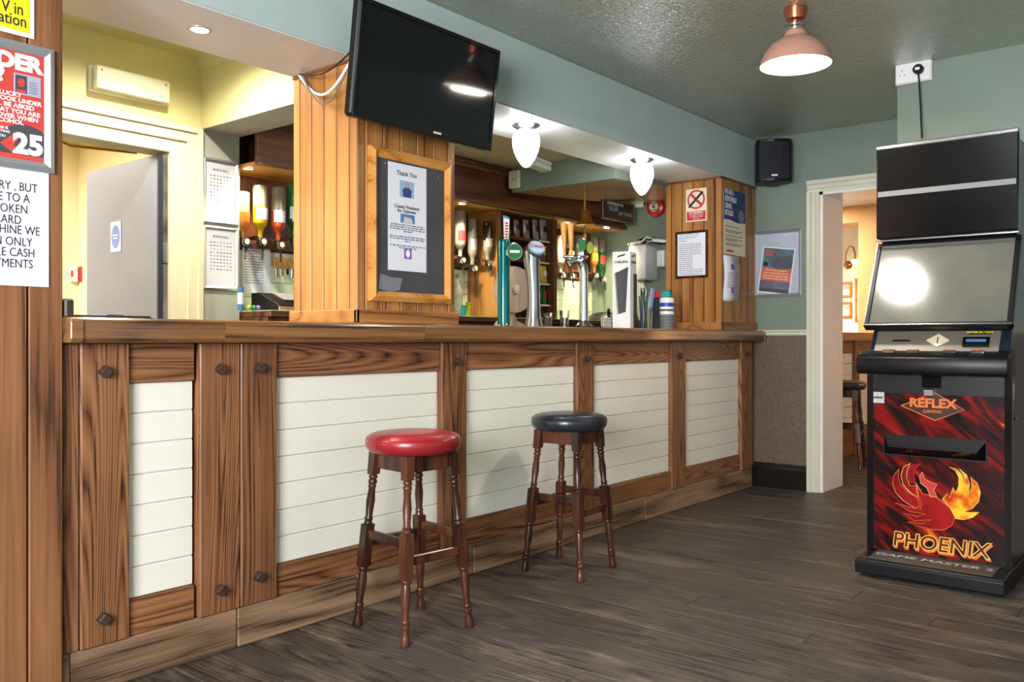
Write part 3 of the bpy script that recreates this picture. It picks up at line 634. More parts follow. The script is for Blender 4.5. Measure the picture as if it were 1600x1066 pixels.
for s in (-1, 1): G(MB().box(4.17, 4.2, MC + s * .2825 - .014, MC + s * .2825 + .014, .086, .9)).build('door_edge', BLACKG, gm)
G(MB().ext([(4.035, .915), (4.028, .95), (4.035, .98), (4.05, .99), (4.16, 1.012), (4.22, 1.02), (4.22, .905), (4.05, .905)], 'y', MY0 - .006, MY1 + .004)).build('button_console', BLACK, gm, bevel=.006, seg=2, smooth=True)
def slope(y): return None
for yy, mt in ((MY1 - .12, REDINK), (MY1 - .22, REDINK), (MY0 + .23, REDINK), (MY0 + .12, REDINK)):
    b_ = G(MB().box(4.085, 4.125, yy - .026, yy + .026, .998, 1.014)).build('push_button', CHROME, gm, bevel=.004)
    G(MB().box(4.09, 4.12, yy - .021, yy + .021, 1.013, 1.017)).build('button_cap', mt, gm)
G(MB().ext([(4.15, 1.01), (4.215, 1.1), (4.24, 1.1), (4.24, 1.0)], 'y', MY0 + .05, MY1 - .04)).build('slot_fascia', plain('taupe_metal', h(112, 104, 94), .4, noise=.05), gm)
sl = Matrix.Rotation(0, 4, 'X')
fn = Vector((-.09, 0, .065)).normalized()        # outward normal of the fascia
def on_fascia(nm, mat, yc, f, wd, hg, th=.004, poly=None):
    e1 = Vector((0, -1, 0)); e2 = Vector((.065, 0, .09)).normalized(); o0 = Vector((4.15 + .065 * f, yc, 1.01 + .09 * f)) + fn * .0008
    P_ = poly or [(-wd / 2, -hg / 2), (wd / 2, -hg / 2), (wd / 2, hg / 2), (-wd / 2, hg / 2)]
    m = MB().prism(P_, 0, th); m.v = [tuple(o0 + e1 * a + e2 * b + fn * c_) for a, b, c_ in m.v]; return G(m).build(nm, mat, gm)
on_fascia('coin_plate', plain('ivory_plate', h(226, 214, 184), .4), MC - .005, .5, 0, 0, .004, [(-.048, 0), (0, -.036), (.048, 0), (0, .036)]); on_fascia('coin_slot', BLACK, MC - .005, .5, .004, .034, .0055)
on_fascia('ticket_slot', BLACK, MY1 - .15, .5, .075, .008, .002); on_fascia('note_slot_frame', BLACKG, MY0 + .14, .42, .105, .048, .008); on_fascia('note_slot', SKYB, MY0 + .14, .46, .078, .014, .0095)
yl = on_fascia('note_label', BLACK, MY0 + .13, .88, .09, .016, .003)
e1 = Vector((0, -1, 0)); e2 = Vector((.065, 0, .09)).normalized(); rotm = Matrix((e1, e2, fn)).transposed()
def fascia_text(body, size, mat, yc, f, lift, **kw):
    o0 = Vector((4.15 + .065 * f, yc, 1.01 + .09 * f)) + fn * lift - Vector((4.4, MC, 0)); o = text(body, size, mat, gm, **kw); o.location = o0; o.rotation_euler = rotm.to_euler(); return o
fascia_text('NOTES IN / OUT', .014, YELINK, MY0 + .13, .88, .0052, bold=.0006)
# screen: leaning frame and glass
s0, s1 = Vector((4.15, 0, 1.112)), Vector((4.365, 0, 1.515)); e2 = (s1 - s0).normalized(); nn = Vector((-e2.z, 0, e2.x)); SL = (s1 - s0).length
def on_screen(nm, mat, a0_, a1_, b0_, b1_, t0, t1, bev=0):
    m = MB().box(a0_, a1_, b0_, b1_, t0, t1); m.v = [tuple(s0 + Vector((0, MC - a, 0)) + e2 * b + nn * c_) for a, b, c_ in m.v]; return G(m).build(nm, mat, gm, bevel=bev)
hw = (MY1 - MY0) / 2 + .004
on_screen('screen_glass', plain('reflection_grey_screen', h(104, 104, 98), .14, noise=.12, coat=.4), -hw + .02, hw - .02, .02, SL - .012, 0, .012)  # grey base colour stands in for the room's reflection in the glass
SF = plain('silver_bead', h(150, 152, 150), .25, metal=.8)
for a, b, c_, d_ in ((-hw, hw, 0, .022), (-hw, hw, SL - .014, SL), (-hw, -hw + .022, 0, SL), (hw - .022, hw, 0, SL)): on_screen('screen_frame', BLACK, a, b, c_, d_, -.02, .018, .003)
on_screen('frame_bead', SF, -hw, hw, .006, .012, .018, .022); on_screen('frame_bead', SF, -hw, -hw + .005, 0, SL, .018, .021)
G(MB().box(4.315, 4.345, MY0, MY1, 1.54, 1.975)).build('top_box_glass', BLACKG, gm, bevel=.006); G(MB().box(4.31, 4.345, MY0, MY1, 1.965, 1.985)).build('top_rail', SF, gm, bevel=.004)
G(MB().box(4.308, 4.32, MY0 + .01, MY1 - .01, 1.74, 1.765)).build('divider_strip', GREYPL, gm); G(MB().box(4.305, 4.32, MY0, MY1, 1.527, 1.533)).build('divider_strip', SF, gm)
G(MB().lathe([(.008, 0), (.008, .012)], 12).xf(Matrix.Translation((4.26, MY0 + .012, .72)) @ Matrix.Rotation(PI / 2, 4, 'X'))).build('side_lock', CHROME, gm)
G(MB().box(4.24, 4.27, MY0 + .0105, MY0 + .012, .8, .87)).build('side_sticker', PAPER, gm)

# ================================================================== ON THE LEFT PARTITION
YL = YB - .0225
def px_m(px_, Y): v = oy(px_, 531, Y); return (v.x * CA + v.y * SA) / F
r, wd, hg = on_y('camera_notice', 'yellow surveillance camera notice high on the wooden partition', 'sign', -86, 53, -58, 44, YL)
rect('notice_card', PAPER, r, -wd / 2, wd / 2, -hg / 2, hg / 2, 0, .002)
bw = .012
flat('yellow_field', YELINK, r, [(-wd / 2 + bw, -hg / 2 + bw), (wd / 2 - bw, -hg / 2 + bw), (wd / 2 - bw, hg * .17), (-wd / 2 + bw, hg * .17)], .002, .003)
def lx(px_, root, Y): return xa(px_, Y) - root.location.x
def ly(px_, py_, root, Y): return oy(px_, py_, Y).z - root.location.z
text('CCTV in', .046, INK, r, lx(36, r, YL), ly(20, 13, r, YL), .004, 'RIGHT', bold=.0004, sx=.78)
text('operation', .046, INK, r, lx(41, r, YL), ly(20, 31, r, YL), .004, 'RIGHT', bold=.0004, sx=.78)
rect('black_band', INK, r, -wd / 2 + bw, wd / 2 - bw, hg * .2, hg / 2 - bw, .002, .003)
r, wd, hg = on_y('framed_poster', 'red age check poster in silver snap frame on the wooden partition', 'poster', -62, 83, 62, 262, YL)
MB().box(-wd / 2 + .01, wd / 2 - .01, -hg / 2 + .01, hg / 2 - .01, 0, .006).build('poster_sheet', POSTRED, r, loc=(0, 0, 0))
frame_parts(r, wd, hg, .027, .016, ALU)
def pt(body, px_, py_, size, bold=.0008, sx=1.1): text(body, size, WHITEINK, r, lx(px_, r, YL), ly(px_, py_, r, YL), .0075, 'RIGHT', bold=bold, sx=sx)
pt('UNDER', 63, 107, .058, .0035, 1.1); pt('25?', 5, 118, .05, .003, 1.1)
for b_, px_, py_ in (('ARE YOU LUCKY', 32, 150.5), ('ENOUGH TO LOOK UNDER', 63, 165), ('25? YOU WILL BE ASKED', 52, 171.5), ('TO PROVE THAT YOU ARE', 61, 182), ('18 OR OVER WHEN', 58, 190), ('BUYING ALCOHOL', 35, 193.5)): pt(b_, px_, py_, .0165, .0006)
for b_, px_, py_ in (('OUR BAR IS', 11, 200), ('SUPPORTING', 14, 206), ('YOU', 7, 212)): pt(b_, px_, py_ + 1, .0095, .0003)
c1 = (lx(38, r, YL), ly(38, 232, r, YL)); rad = .085
pl_ = [(c1[0] + rad * math.cos(a), c1[1] - .02 + rad * math.sin(a)) for a in [PI * k / 20 for k in range(21)]]
pl_ = [(min(a, wd / 2 - .028), max(b, -hg / 2 + .028)) for a, b in pl_]
flat('dark_disc', CHAR, r, pl_, .006, .0068)
flat('red_arrow', POSTRED, r, [(c1[0] - .065, c1[1] + .005), (c1[0] - .03, c1[1] + .035), (c1[0] - .01, c1[1] + .035), (c1[0] - .03, c1[1] + .005), (c1[0] - .01, c1[1] - .02), (c1[0] - .03, c1[1] - .02)], .0068, .0074)
text('25', .075, WHITEINK, r, wd / 2 - .03, c1[1] + .008, .0078, 'RIGHT', bold=.004, sx=1.05)
a0, a1 = (lx(20, r, YL), ly(20, 146, r, YL)), (lx(62, r, YL), ly(62, 123, r, YL))
rect('id_card_picture', plain('pale_blue_grey', h(176, 178, 200), .5), r, a0[0], a1[0], a0[1], a1[1], .006, .0068); rect('id_photo', CHAR, r, a0[0] + .004, a0[0] + .034, a0[1] + .004, a1[1] - .004, .0068, .0074)
flat('id_silhouette', POSTRED, r, disc_poly(a0[0] + .019, (a0[1] + a1[1]) / 2 + .004, .009, .012), .0074, .0078); rect('id_shoulders', POSTRED, r, a0[0] + .007, a0[0] + .031, a0[1] + .004, a0[1] + .013, .0074, .0078)
dashes(r, GREYINK, [(a0[1] + .01 + .007 * i, .9) for i in range(5)], a0[0] + .04, a1[0] - .006, .0028, .0075, 5)
r, wd, hg = on_y('paper_notice', 'white paper cash only notice taped to the wooden partition', 'notice', -56, 76, 262, 446, YL)
MB().box(-wd / 2, wd / 2, -hg / 2, hg / 2, 0, .0015).build('paper_sheet', PAPER, r, loc=(0, 0, 0))
for b_, px_, py_ in (('SORRY , BUT', 58, 296), ('DUE TO A', 46, 312), ('BROKEN', 43, 329), ('CARD', 33, 345), ('MACHINE WE', 62, 363), ('CAN ONLY', 50, 380), ('TAKE CASH', 54, 397), ('PAYMENTS', 51, 414)):
    text(b_, .034, INK, r, lx(px_, r, YL), ly(px_, py_, r, YL), .0025, 'RIGHT', sx=.77)

# ================================================================== ON AND AROUND THE CENTRE PILLAR
YP = PY - .001
r, wd, hg = on_y('notice_board', 'charcoal felt notice board in honey wood frame on the centre pillar', 'notice board', 574, 701, 241.5, 473, YP)
MB().box(-wd / 2 + .02, wd / 2 - .02, -hg / 2 + .02, hg / 2 - .02, 0, .012).build('felt_panel', FELT, r, loc=(0, 0, 0))
frame_parts(r, wd, hg, .04, .03, FRAMEW['z'])
for a, b in ((-wd * .33, hg * .4), (wd * .32, hg * .38), (-wd * .35, -.02), (wd * .33, .02), (wd * .27, hg * .2)):
    MB().lathe([(.004, .012), (.004, .016), (.002, .018)], 8, (a, b, 0)).build('drawing_pin', STEEL, r, loc=(0, 0, 0))
flat('torn_paper_patch', GREYINK, r, [(a * wd, b * hg) for a, b in ((-.4, -.42), (-.38, -.32), (-.25, -.34), (-.12, -.34), (-.15, -.42), (-.25, -.435))], .012, .0128)
r, wd, hg = on_y('thank_you_sheet', 'long white thank you sheet pinned to the charcoal notice board', 'paper', 606, 666, 258, 424, YP - .0135)
MB().box(-wd / 2, wd / 2, -hg / 2, hg / 2, 0, .001).build('paper_sheet', PAPER, r, loc=(0, 0, 0))
f_ = lambda q: hg / 2 - q * hg
text('Thank You', .026, INK, r, -.005, f_(.09), .0018, bold=.0004); text('Crawls Weekend\nfor Guinness', .02, INK, r, -.005, f_(.42), .0018, bold=.0004, line=.85)
ph = rect('photo_print', plain('photo_sky_blue', h(140, 180, 214), .5), r, -.045, .035, f_(.31), f_(.155), .001, .0018)
flat('photo_figure', NAVY, ph, [(-.025, f_(.305)), (-.03, f_(.24)), (-.012, f_(.21)), (.004, f_(.21)), (.022, f_(.24)), (.018, f_(.305))], .0018, .0022); flat('photo_face', plain('photo_skin', h(206, 150, 130), .6), ph, disc_poly(-.004, f_(.19), .01, .013), .0022, .0025)
ph = rect('photo_print', SKYB, r, -.04, .04, f_(.55), f_(.465), .001, .0018); flat('photo_shape', plain('photo_stone', h(206, 200, 186), .6), ph, [(-.025, f_(.548)), (-.02, f_(.49)), (.02, f_(.5)), (.03, f_(.548))], .0018, .0022)
dashes(r, GREYINK, [(f_(.57), .95), (f_(.59), 1), (f_(.61), 1), (f_(.63), .25), (f_(.68), 1), (f_(.7), 1), (f_(.72), .15), (f_(.765), 1), (f_(.785), .5)], -.1, .1, .005, .0015, 8, align='C')
rect('purple_badge', PURPLE, r, -.02, .022, f_(.885), f_(.79), .001, .0018); flat('badge_mark', WHITEINK, r, disc_poly(.001, f_(.835), .012, .016), .0018, .0022)

# television on its bracket
YT = 2.475
xl, xr = xa(548, YT), xa(765.5, YT); zb = (oy(548, 185, YT).z + oy(765, 232, YT).z) / 2
tvw = xr - xl; zt_ = (oy(562, -2, YT - .055).z + oy(775, 73, YT - .055).z) / 2; tvh = math.hypot(zt_ - zb, .055)
tv = T('television', 'black flat television tilted down from the beam above the centre pillar', 'television', ((xl + xr) / 2, YT, zb), (PI / 2 + math.atan2(.055, zt_ - zb), 0, 0))
MB().box(-tvw / 2, tvw / 2, 0, tvh, -.05, 0).build('rear_casing', BLACK, tv, bevel=.012)
for a, b, c_, d_ in ((-tvw / 2, tvw / 2, 0, .04), (-tvw / 2, tvw / 2, tvh - .018, tvh), (-tvw / 2, -tvw / 2 + .018, .04, tvh - .018), (tvw / 2 - .018, tvw / 2, .04, tvh - .018)): MB().box(a, b, c_, d_, 0, .008).build('bezel', BLACKG, tv, bevel=.002)
MB().box(-tvw / 2 + .018, tvw / 2 - .018, .04, tvh - .018, 0, .003).build('screen', SCREEN, tv)
rect('maker_badge', ALU, tv, .03, .075, .012, .02, .008, .0086)
MB().box(-.1, .1, .15, .35, -.12, -.05).build('wall_bracket', BLACK, tv)
c0 = oz(478, 114, BZ); e0 = Vector((xl + .03, YT + .05, zb + .17))
def sag(a, b, d, n=16): return [a.lerp(b, t) + Vector((0, -.01, -d * math.sin(PI * t))) for t in [k / n for k in range(n + 1)]]
st0 = Vector((PLX0 - .012, BY1 - .05, BZ - .01))
cbn = T('television_cables', 'looped white, grey and black television cables beside the centre pillar', 'cables', st0)
Z0 = Vector((0, 0, 0)); de = e0 - st0
MB().tube(sag(Z0, de + Vector((0, 0, .04)), .10), .006, 8).build('thick_cable', WHITE, cbn, smooth=True)
MB().tube(sag(Vector((-.012, -.035, -.005)), de + Vector((-.012, .01, 0)), .12), .0035, 8).build('thin_cable', GREYPL, cbn, smooth=True)
MB().tube(sag(Vector((-.012, -.015, 0)), de + Vector((.012, 0, .09)), .04), .0035, 8).build('thin_cable', BLACK, cbn, smooth=True)

# ================================================================== LIGHTS ON VIEW
def acorn(px_, py_, label):
    c = oz(px_, py_, BZ); r = T('acorn_light', label, 'light', c, (0, 0, 0), 'acorn lights under the beam')
    MB().lathe([(.074, -.001), (.074, -.008), (.066, -.014), (.05, -.024), (.046, -.034), (.002, -.034)], 32).build('ceiling_rose', STEEL, r, smooth=True)
    MB().lathe([(.04, -.03), (.055, -.04), (.067, -.06), (.0715, -.085), (.07, -.11), (.061, -.145), (.046, -.178), (.028, -.205), (.014, -.219), (.001, -.224)][::-1], 32).build('opal_shade', LAMPW, r, smooth=True)
    return r
acorn(822, 194, 'white glass acorn light under the beam, next to the television'); acorn(1003, 248, 'white glass acorn light under the beam, near the right pillar')
c = oz(1243, 13, ZC)
pd = T('pendant_light', 'blush copper dome pendant light hanging from the ceiling', 'light', c)
MB().lathe([(.05, -.001), (.05, -.012), (.042, -.05), (.03, -.056), (.001, -.056)], 32).build('ceiling_cup', COPPER, pd, smooth=True)
MB().lathe([(.022, -.05), (.022, -.075)], 16).build('stem', COPPER, pd); MB().lathe([(.035, -.07), (.046, -.074), (.046, -.084), (.036, -.088), (.046, -.092), (.046, -.1), (.035, -.104)], 28).build('collar', CHROME, pd, smooth=True)
MB().lathe([(.036, -.10), (.045, -.108), (.05, -.125), (.075, -.14), (.105, -.16), (.13, -.19), (.146, -.225), (.152, -.25), (.150, -.25), (.143, -.225), (.127, -.192), (.1, -.163), (.06, -.14), (.03, -.13)], 48, caps=False).build('dome_shade', PINKC, pd, smooth=True)
MB().lathe([(.001, -.246), (.149, -.246), (.149, -.24), (.001, -.24)], 40).build('diffuser', PENDG, pd)
def point(name, loc, power, col, rad=.05, parent=None):
    l = bpy.data.lights.new(name, 'POINT'); l.energy = power; l.color = col; l.shadow_soft_size = rad; o = bpy.data.objects.new(name, l); COL.objects.link(o); o.location = loc; return o
def spot(name, loc, power, col=(1, .8, .52), ang=2.2):
    l = bpy.data.lights.new(name, 'SPOT'); l.energy = power; l.color = col; l.spot_size = ang; l.spot_blend = .8; l.shadow_soft_size = .03; o = bpy.data.objects.new(name, l); COL.objects.link(o); o.location = loc; return o
area('pendant_bulb', (c.x, c.y, ZC - .26), (0, 0, 0), .2, .2, 10, (1, .9, .74)).data.shape = 'DISK'
def downlight(px_, py_, z, label, power, rad=.042):
    c = oz(px_, py_, z); r = T('downlight', label, 'light', c, (0, 0, 0), 'recessed downlights')
    MB().lathe([(rad * .72, -.0005), (rad * .78, -.006), (rad, -.004), (rad * 1.02, -.0005)], 28, caps=False).build('trim_ring', ALU, r, smooth=True)
    MB().lathe([(.001, -.003), (rad * .74, -.003), (rad * .74, -.001), (.001, -.001)], 24).build('lamp_face', SPOTG, r)
    if power: spot('downlight_beam', (c.x, c.y, z - .012), power)
downlight(312, 45, BZ, 'recessed downlight in the beam beside the emergency light', 22)
for i_, (x_, y_) in enumerate(((1.0, 3.4), (2.0, 3.5))):  # two unseen downlights added to brighten the servery wall
    q = T('downlight', ('added unseen fill downlight in the servery ceiling behind the partition', 'added unseen fill downlight in the servery ceiling above the beam line')[i_], 'light', (x_, y_, ZC), (0, 0, 0), 'recessed downlights')
    MB().lathe([(.03, -.0005), (.033, -.006), (.042, -.004), (.043, -.0005)], 28, caps=False).build('trim_ring', ALU, q, smooth=True); MB().lathe([(.001, -.003), (.031, -.003), (.031, -.001), (.001, -.001)], 24).build('lamp_face', SPOTG, q)
    spot('downlight_beam', (x_, y_, ZC - .012), 85, (1, .92, .78), 2.8)
ZU = 1.985
downlight(388, 263, ZU, 'recessed downlight over the yellow spirit bottle', 48, .034)
downlight(722, 318, ZU, 'recessed downlight over the clear spirit bottles beside the centre pillar', 48, .034)
downlight(885, 348, ZU, 'recessed downlight over the spirit bottles behind the brass bell', 48, .034)
downlight(948, 356, ZU, 'recessed downlight below the chalkboard', 48, .034)
def emergency(name, label, loc, rot, wd, hg, dep):
    r = T(name, label, 'emergency light', loc, rot, 'emergency lights')
    MB().box(-wd / 2, wd / 2, -hg / 2, hg / 2, 0, dep * .4).build('base_tray', WHITE, r, bevel=.004)
    MB().box(-wd / 2 + .006, wd / 2 - .006, -hg / 2 + .003, hg / 2 - .003, dep * .4, dep).build('diffuser_cover', EMERG, r, bevel=.012, seg=2)
    for s in (-1, 1): MB().lathe([(.005, dep), (.005, dep + .001)], 10, (s * (wd / 2 - .03), hg * .28, 0)).build('cover_screw', GREYPL, r)
    MB().lathe([(.009, 0), (.009, .0015)], 12, (wd / 2 - .055, -hg * .25, dep)).build('indicator', GREENLED, r); return r
a, b = oy(137, 102, Y1), oy(256, 168, Y1); zt_ = oy(196, 117, Y1).z; zb_ = oy(196, 155, Y1).z
emergency('emergency_light', 'white bulkhead emergency light on yellow wall above the doorway', ((a.x + b.x) / 2, Y1 - .001, (zt_ + zb_) / 2), RY, b.x - a.x, zt_ - zb_, .075)
c = oz(846, 252, 2.27); emergency('emergency_light', 'emergency light on the low ceiling behind an acorn light', (c.x, c.y, 2.269), (PI, 0, .2), .36, .1, .06)

# ================================================================== RIGHT PILLAR NOTICES, EAST WALL
XR = PRX0 - .001
r, wd, hg = on_x('no_smoking_sign', 'cream and red no smoking sign on the right pillar', 'sign', 1072, 1104.5, 295, 346, XR)
rect('sign_plate', CREAMP, r, -wd / 2, wd / 2, -hg / 2, hg / 2, 0, .003)
cyy = hg * .17; rr_ = wd * .42
m = MB().tube([(-.03 * wd - .05, -.05 + cyy, .0045), (.05, .05 + cyy, .0045)], .008, 8).build('cigarette', INK, r, loc=(0, 0, 0))
ring(0, cyy, rr_ * .82, rr_, z=.0052).build('red_ring', REDINK, r, loc=(0, 0, 0)); k_ = rr_ * .62
flat('red_bar', REDINK, r, [(-k_ - .006, cyy + k_ - .006), (-k_ + .006, cyy + k_ + .006), (k_ + .006, cyy - k_ + .006), (k_ - .006, cyy - k_ - .006)], .003, .0075)
rect('red_field', REDINK, r, -wd * .45, wd * .45, -hg * .46, -hg * .19, .003, .004); text('NO SMOKING', .017, WHITEINK, r, 0, -hg * .24, .0045, bold=.0004)
text('It is against the law\nto smoke in these\npremises', .0135, WHITEINK, r, 0, -hg * .355, .0045, line=.9)
r, wd, hg = on_x('framed_price_list', 'price list in dark wood frame on the right pillar', 'framed notice', 1056, 1106.5, 361, 434.5, XR)
frame_parts(r, wd, hg, .017, .018, MAHOG); rect('price_sheet', PAPER, r, -wd / 2 + .012, wd / 2 - .012, -hg / 2 + .012, hg / 2 - .012, 0, .006)
text('THE GATEHOUSE\nBULK PRICE LIST\nPAGE 1', .02, GREYINK, r, -wd * .38, hg * .36, .0066, 'LEFT', line=1.0, sx=.95)
dashes(r, GREYINK, [(hg * .22 - i * hg * .042, .9 if i < 6 else .55 if i < 13 else .95) for i in range(16)], -wd * .38, wd * .38, .005, .0066, 4)
r, wd, hg = on_y('retailer_poster', 'navy and cream responsible drinks retailer poster on the right pillar', 'poster', 1130.5, 1164, 298, 399, YP)
rect('poster_sheet', CREAMP, r, -wd / 2, wd / 2, -hg / 2, hg / 2, 0, .0015)
wv = [(-wd / 2 + wd * k / 10, hg * .02 + .006 * math.sin(k * .7)) for k in range(11)]
flat('navy_field', NAVY, r, wv + [(wd / 2, hg / 2), (-wd / 2, hg / 2)], .0015, .0022)
text('WE ARE A\nRESPONSIBLE\nDRINKS\nRETAILER', .05, WHITEINK, r, -wd * .46, hg * .29, .003, 'LEFT', bold=.0016, sx=.62, line=.95)
flat('round_seal', GREYINK, r, disc_poly(wd * .3, hg * .12, .045, .045), .0022, .003)
dashes(r, CHAR, [(-hg * .07, .75), (-hg * .13, .9), (-hg * .155, .7), (-hg * .21, .9), (-hg * .26, .9), (-hg * .285, .6), (-hg * .33, .9), (-hg * .355, .8)], -wd * .42, wd * .45, .006, .002, 6)
rect('red_logo', REDINK, r, -wd * .38, -wd * .05, -hg * .46, -hg * .43, .0015, .0022)
r, wd, hg = on_y('curled_letter', 'white letter sheet pinned below the navy poster on the right pillar', 'paper', 1129.5, 1153, 400, 471, YP)
m = MB(); n = 10
for i in range(n + 1):
    t = i / n; y = hg / 2 - t * hg; zz_ = .003 + .008 * (1 - math.cos(t * 2 * PI)) / 2
    m.v += [(-wd / 2 + .004 * math.sin(t * 6), y, zz_), (wd / 2 + .006 * math.sin(t * 6 + 1), y, zz_ + .006 * math.sin(t * PI))]
for i in range(n): m.f.append((2 * i, 2 * i + 2, 2 * i + 3, 2 * i + 1))
o = m.build('paper_sheet', PAPER, r, smooth=True); sol = o.modifiers.new('thickness', 'SOLIDIFY'); sol.thickness = .0008
rect('photo_print', SKYB, r, -.02, .03, hg * .2, hg * .32, .0135, .014); rect('purple_badge', PURPLE, r, -.016, .02, -hg * .32, -hg * .2, .0155, .016)
dashes(r, GREYINK, [(hg * .12 - i * .016, .95) for i in range(7)], -wd * .36, wd * .36, .004, .0165, 7, align='C')
XF = XE - .001
r, wd, hg = on_x('framed_flyer', 'silver snap frame with a slipped car show flyer on the sage wall', 'framed poster', 1178.8, 1253.5, 360, 464, XF)
frame_parts(r, wd, hg, .022, .016, ALU); rect('backing_sheet', plain('pale_blue_sheet', h(176, 184, 200), .3), r, -wd / 2 + .01, wd / 2 - .01, -hg / 2 + .01, hg / 2 - .01, 0, .004)
fl_ = rect('flyer', PAPER, r, -.12, .12, -.165, .165, .004, .005); fl_.rotation_euler = (0, 0, -.14); fl_.location = (-.01, -.05, 0)
for nm, mt, q in (('flyer_top', plain('flyer_teal', h(88, 122, 128), .5, noise=.4), (-.112, .112, .02, .157)), ('flyer_band', plain('flyer_orange', h(206, 104, 84), .5, noise=.1), (-.112, .112, -.075, .02)), ('flyer_strip', plain('flyer_photo_strip', h(96, 92, 112), .5, noise=.5), (-.112, .112, -.13, -.075)), ('flyer_foot', CHAR, (-.112, .112, -.157, -.13))): rect(nm, mt, fl_, *q, .005, .0056)
flat('flyer_car', plain('flyer_car_grey', h(86, 92, 104), .5, noise=.3), fl_, [(-.05, .03), (-.05, .06), (-.02, .075), (.0, .1), (.1, .115), (.108, .09), (.108, .02), (.0, .01)], .0056, .0062); flat('flyer_roundel', INK, fl_, disc_poly(-.085, .04, .018), .0056, .0062)
dashes(fl_, POSTRED, [(.13, .8), (.108, .7)], -.095, -.01, .014, .0062, 12); dashes(fl_, plain('flyer_pale_print', h(236, 190, 150), .6), [(.0, .8), (-.02, .9), (-.04, .95), (-.058, .9)], -.1, .1, .008, .0062, 9, align='C')
# loudspeaker near the corner
sp = T('loudspeaker', 'black wall loudspeaker in the corner above the framed flyer', 'loudspeaker', (5.9, 2.455, ox(1188, 290, 5.86).z), (0, 0, math.radians(-62)))
hgt = ox(1188, 222, 5.86).z - ox(1188, 290, 5.86).z; wdt = .24
pf = [(-wdt / 2, .08), (-wdt / 2, -.06), (-wdt * .4, -.085), (-wdt * .2, -.1), (0, -.105), (wdt * .2, -.1), (wdt * .4, -.085), (wdt / 2, -.06), (wdt / 2, .08), (wdt * .3, .1), (-wdt * .3, .1)]
MB().prism(pf, .012, hgt).build('cabinet', BLACK, sp, bevel=.006, seg=2)
pg = [(-wdt * .44, -.076), (-wdt * .4, -.088), (-wdt * .2, -.103), (0, -.108), (wdt * .2, -.103), (wdt * .4, -.088), (wdt * .44, -.076)]
MB().prism(pg, .03, hgt - .02).build('grille', plain('grille_cloth', h(26, 28, 34), .8, bump=.3, bscale=300), sp)
MB().box(-.02, .02, -.112, -.106, .045, .056).build('maker_badge', ALU, sp); MB().box(-.04, .04, -.02, .06, -.0, .012).build('mount_bracket', BLACK, sp)
# socket, plug and lead on the chimney breast
XK = XB - .0005
r, wd, hg = on_x('wall_socket', 'white double wall socket just under the ceiling', 'socket', 1401.5, 1458, 97.5, 131, XK)
MB().box(-wd / 2, wd / 2, -hg / 2, hg / 2, 0, .03).build('back_box', WHITE, r, bevel=.004); MB().box(-wd / 2 + .003, wd / 2 - .003, -hg / 2 + .003, hg / 2 - .003, .03, .036).build('face_plate', WHITE, r, bevel=.003)
for a, b, w_, h_ in ((-.052, .012, .004, .008), (-.063, -.01, .007, .004), (-.041, -.01, .007, .004)): rect('pin_hole', INK, r, a - w_ / 2 - .002, a + w_ / 2 - .002, b - h_ / 2, b + h_ / 2, .036, .0363)
rect('rocker_switch', WHITE, r, -.02, -.01, .012, .03, .036, .042); rect('rocker_switch', WHITE, r, -.004, .006, .012, .03, .036, .042)
q = ox(1439, 112, XK); pgx = -(q.y - r.location.y)
pgl = T('plug', 'black mains plug with a lead in the white wall socket', 'plug', (XK - .037, q.y, q.z), RX)
MB().prism(disc_poly(0, 0, .027, .026, 10), 0, .03).build('plug_body', BLACK, pgl, bevel=.004); rect('plug_label', WHITEINK, pgl, -.012, .01, -.006, .008, .03, .0304)
MB().tube([(0, -.02, .015), (.004, -.06, .016), (.01, -.2, .01), (.015, -.36, .005)], .0045, 8).build('lead', BLACK, pgl, smooth=True)
# things in the next room
r, wd, hg = on_x('landscape_picture', 'upper of two pale green pictures in the next room', 'picture', 1302, 1331, 441, 465, 10.99, 'pictures in the next room')
frame_parts(r, wd, hg, .03, .02, FRAMEW['x']); rect('print', plain('pale_print', h(214, 232, 222), .5, noise=.3), r, -wd / 2 + .02, wd / 2 - .02, -hg / 2 + .02, hg / 2 - .02, 0, .008)
r, wd, hg = on_x('landscape_picture', 'lower of two pale green pictures in the next room', 'picture', 1302, 1331, 472, 497, 10.99, 'pictures in the next room')
frame_parts(r, wd, hg, .03, .02, FRAMEW['x']); rect('print', plain('pale_print_two', h(206, 228, 210), .5, noise=.3), r, -wd / 2 + .02, wd / 2 - .02, -hg / 2 + .02, hg / 2 - .02, 0, .008)
r, wd, hg = on_x('tall_picture', 'narrow tall framed picture beside the ochre pier in the next room', 'picture', 1336, 1348, 435, 503, 10.99); frame_parts(r, wd, hg, .03, .02, FRAMEW['z']); rect('print', PAPER, r, -wd / 2 + .02, wd / 2 - .02, -hg / 2 + .02, hg / 2 - .02, 0, .008)
q = ox(1325, 414, 10.99)
wlp = T('swan_wall_light', 'brass swan neck wall light in the next room', 'wall light', (10.99, q.y, q.z), RX)
MB().lathe([(.05, 0), (.05, .01), (.03, .03), (.001, .035)], 20).build('wall_plate', BRASS, wlp, smooth=True); MB().tube([(0, 0, .03), (.0, .02, .1), (.02, .14, .14), (.06, .22, .14), (.11, .2, .14), (.13, .12, .14), (.13, .05, .14)], .011, 8).build('swan_arm', BRASS, wlp, smooth=True)
MB().lathe([(.02, 0), (.045, .02), (.035, .05), (.001, .06)], 16).xf(Matrix.Translation((.13, .05, .14)) @ Matrix.Rotation(PI / 2, 4, 'X')).build('lamp_bulb', emis('warm_bulb', (1, .85, .6, 1), 5), wlp, smooth=True)

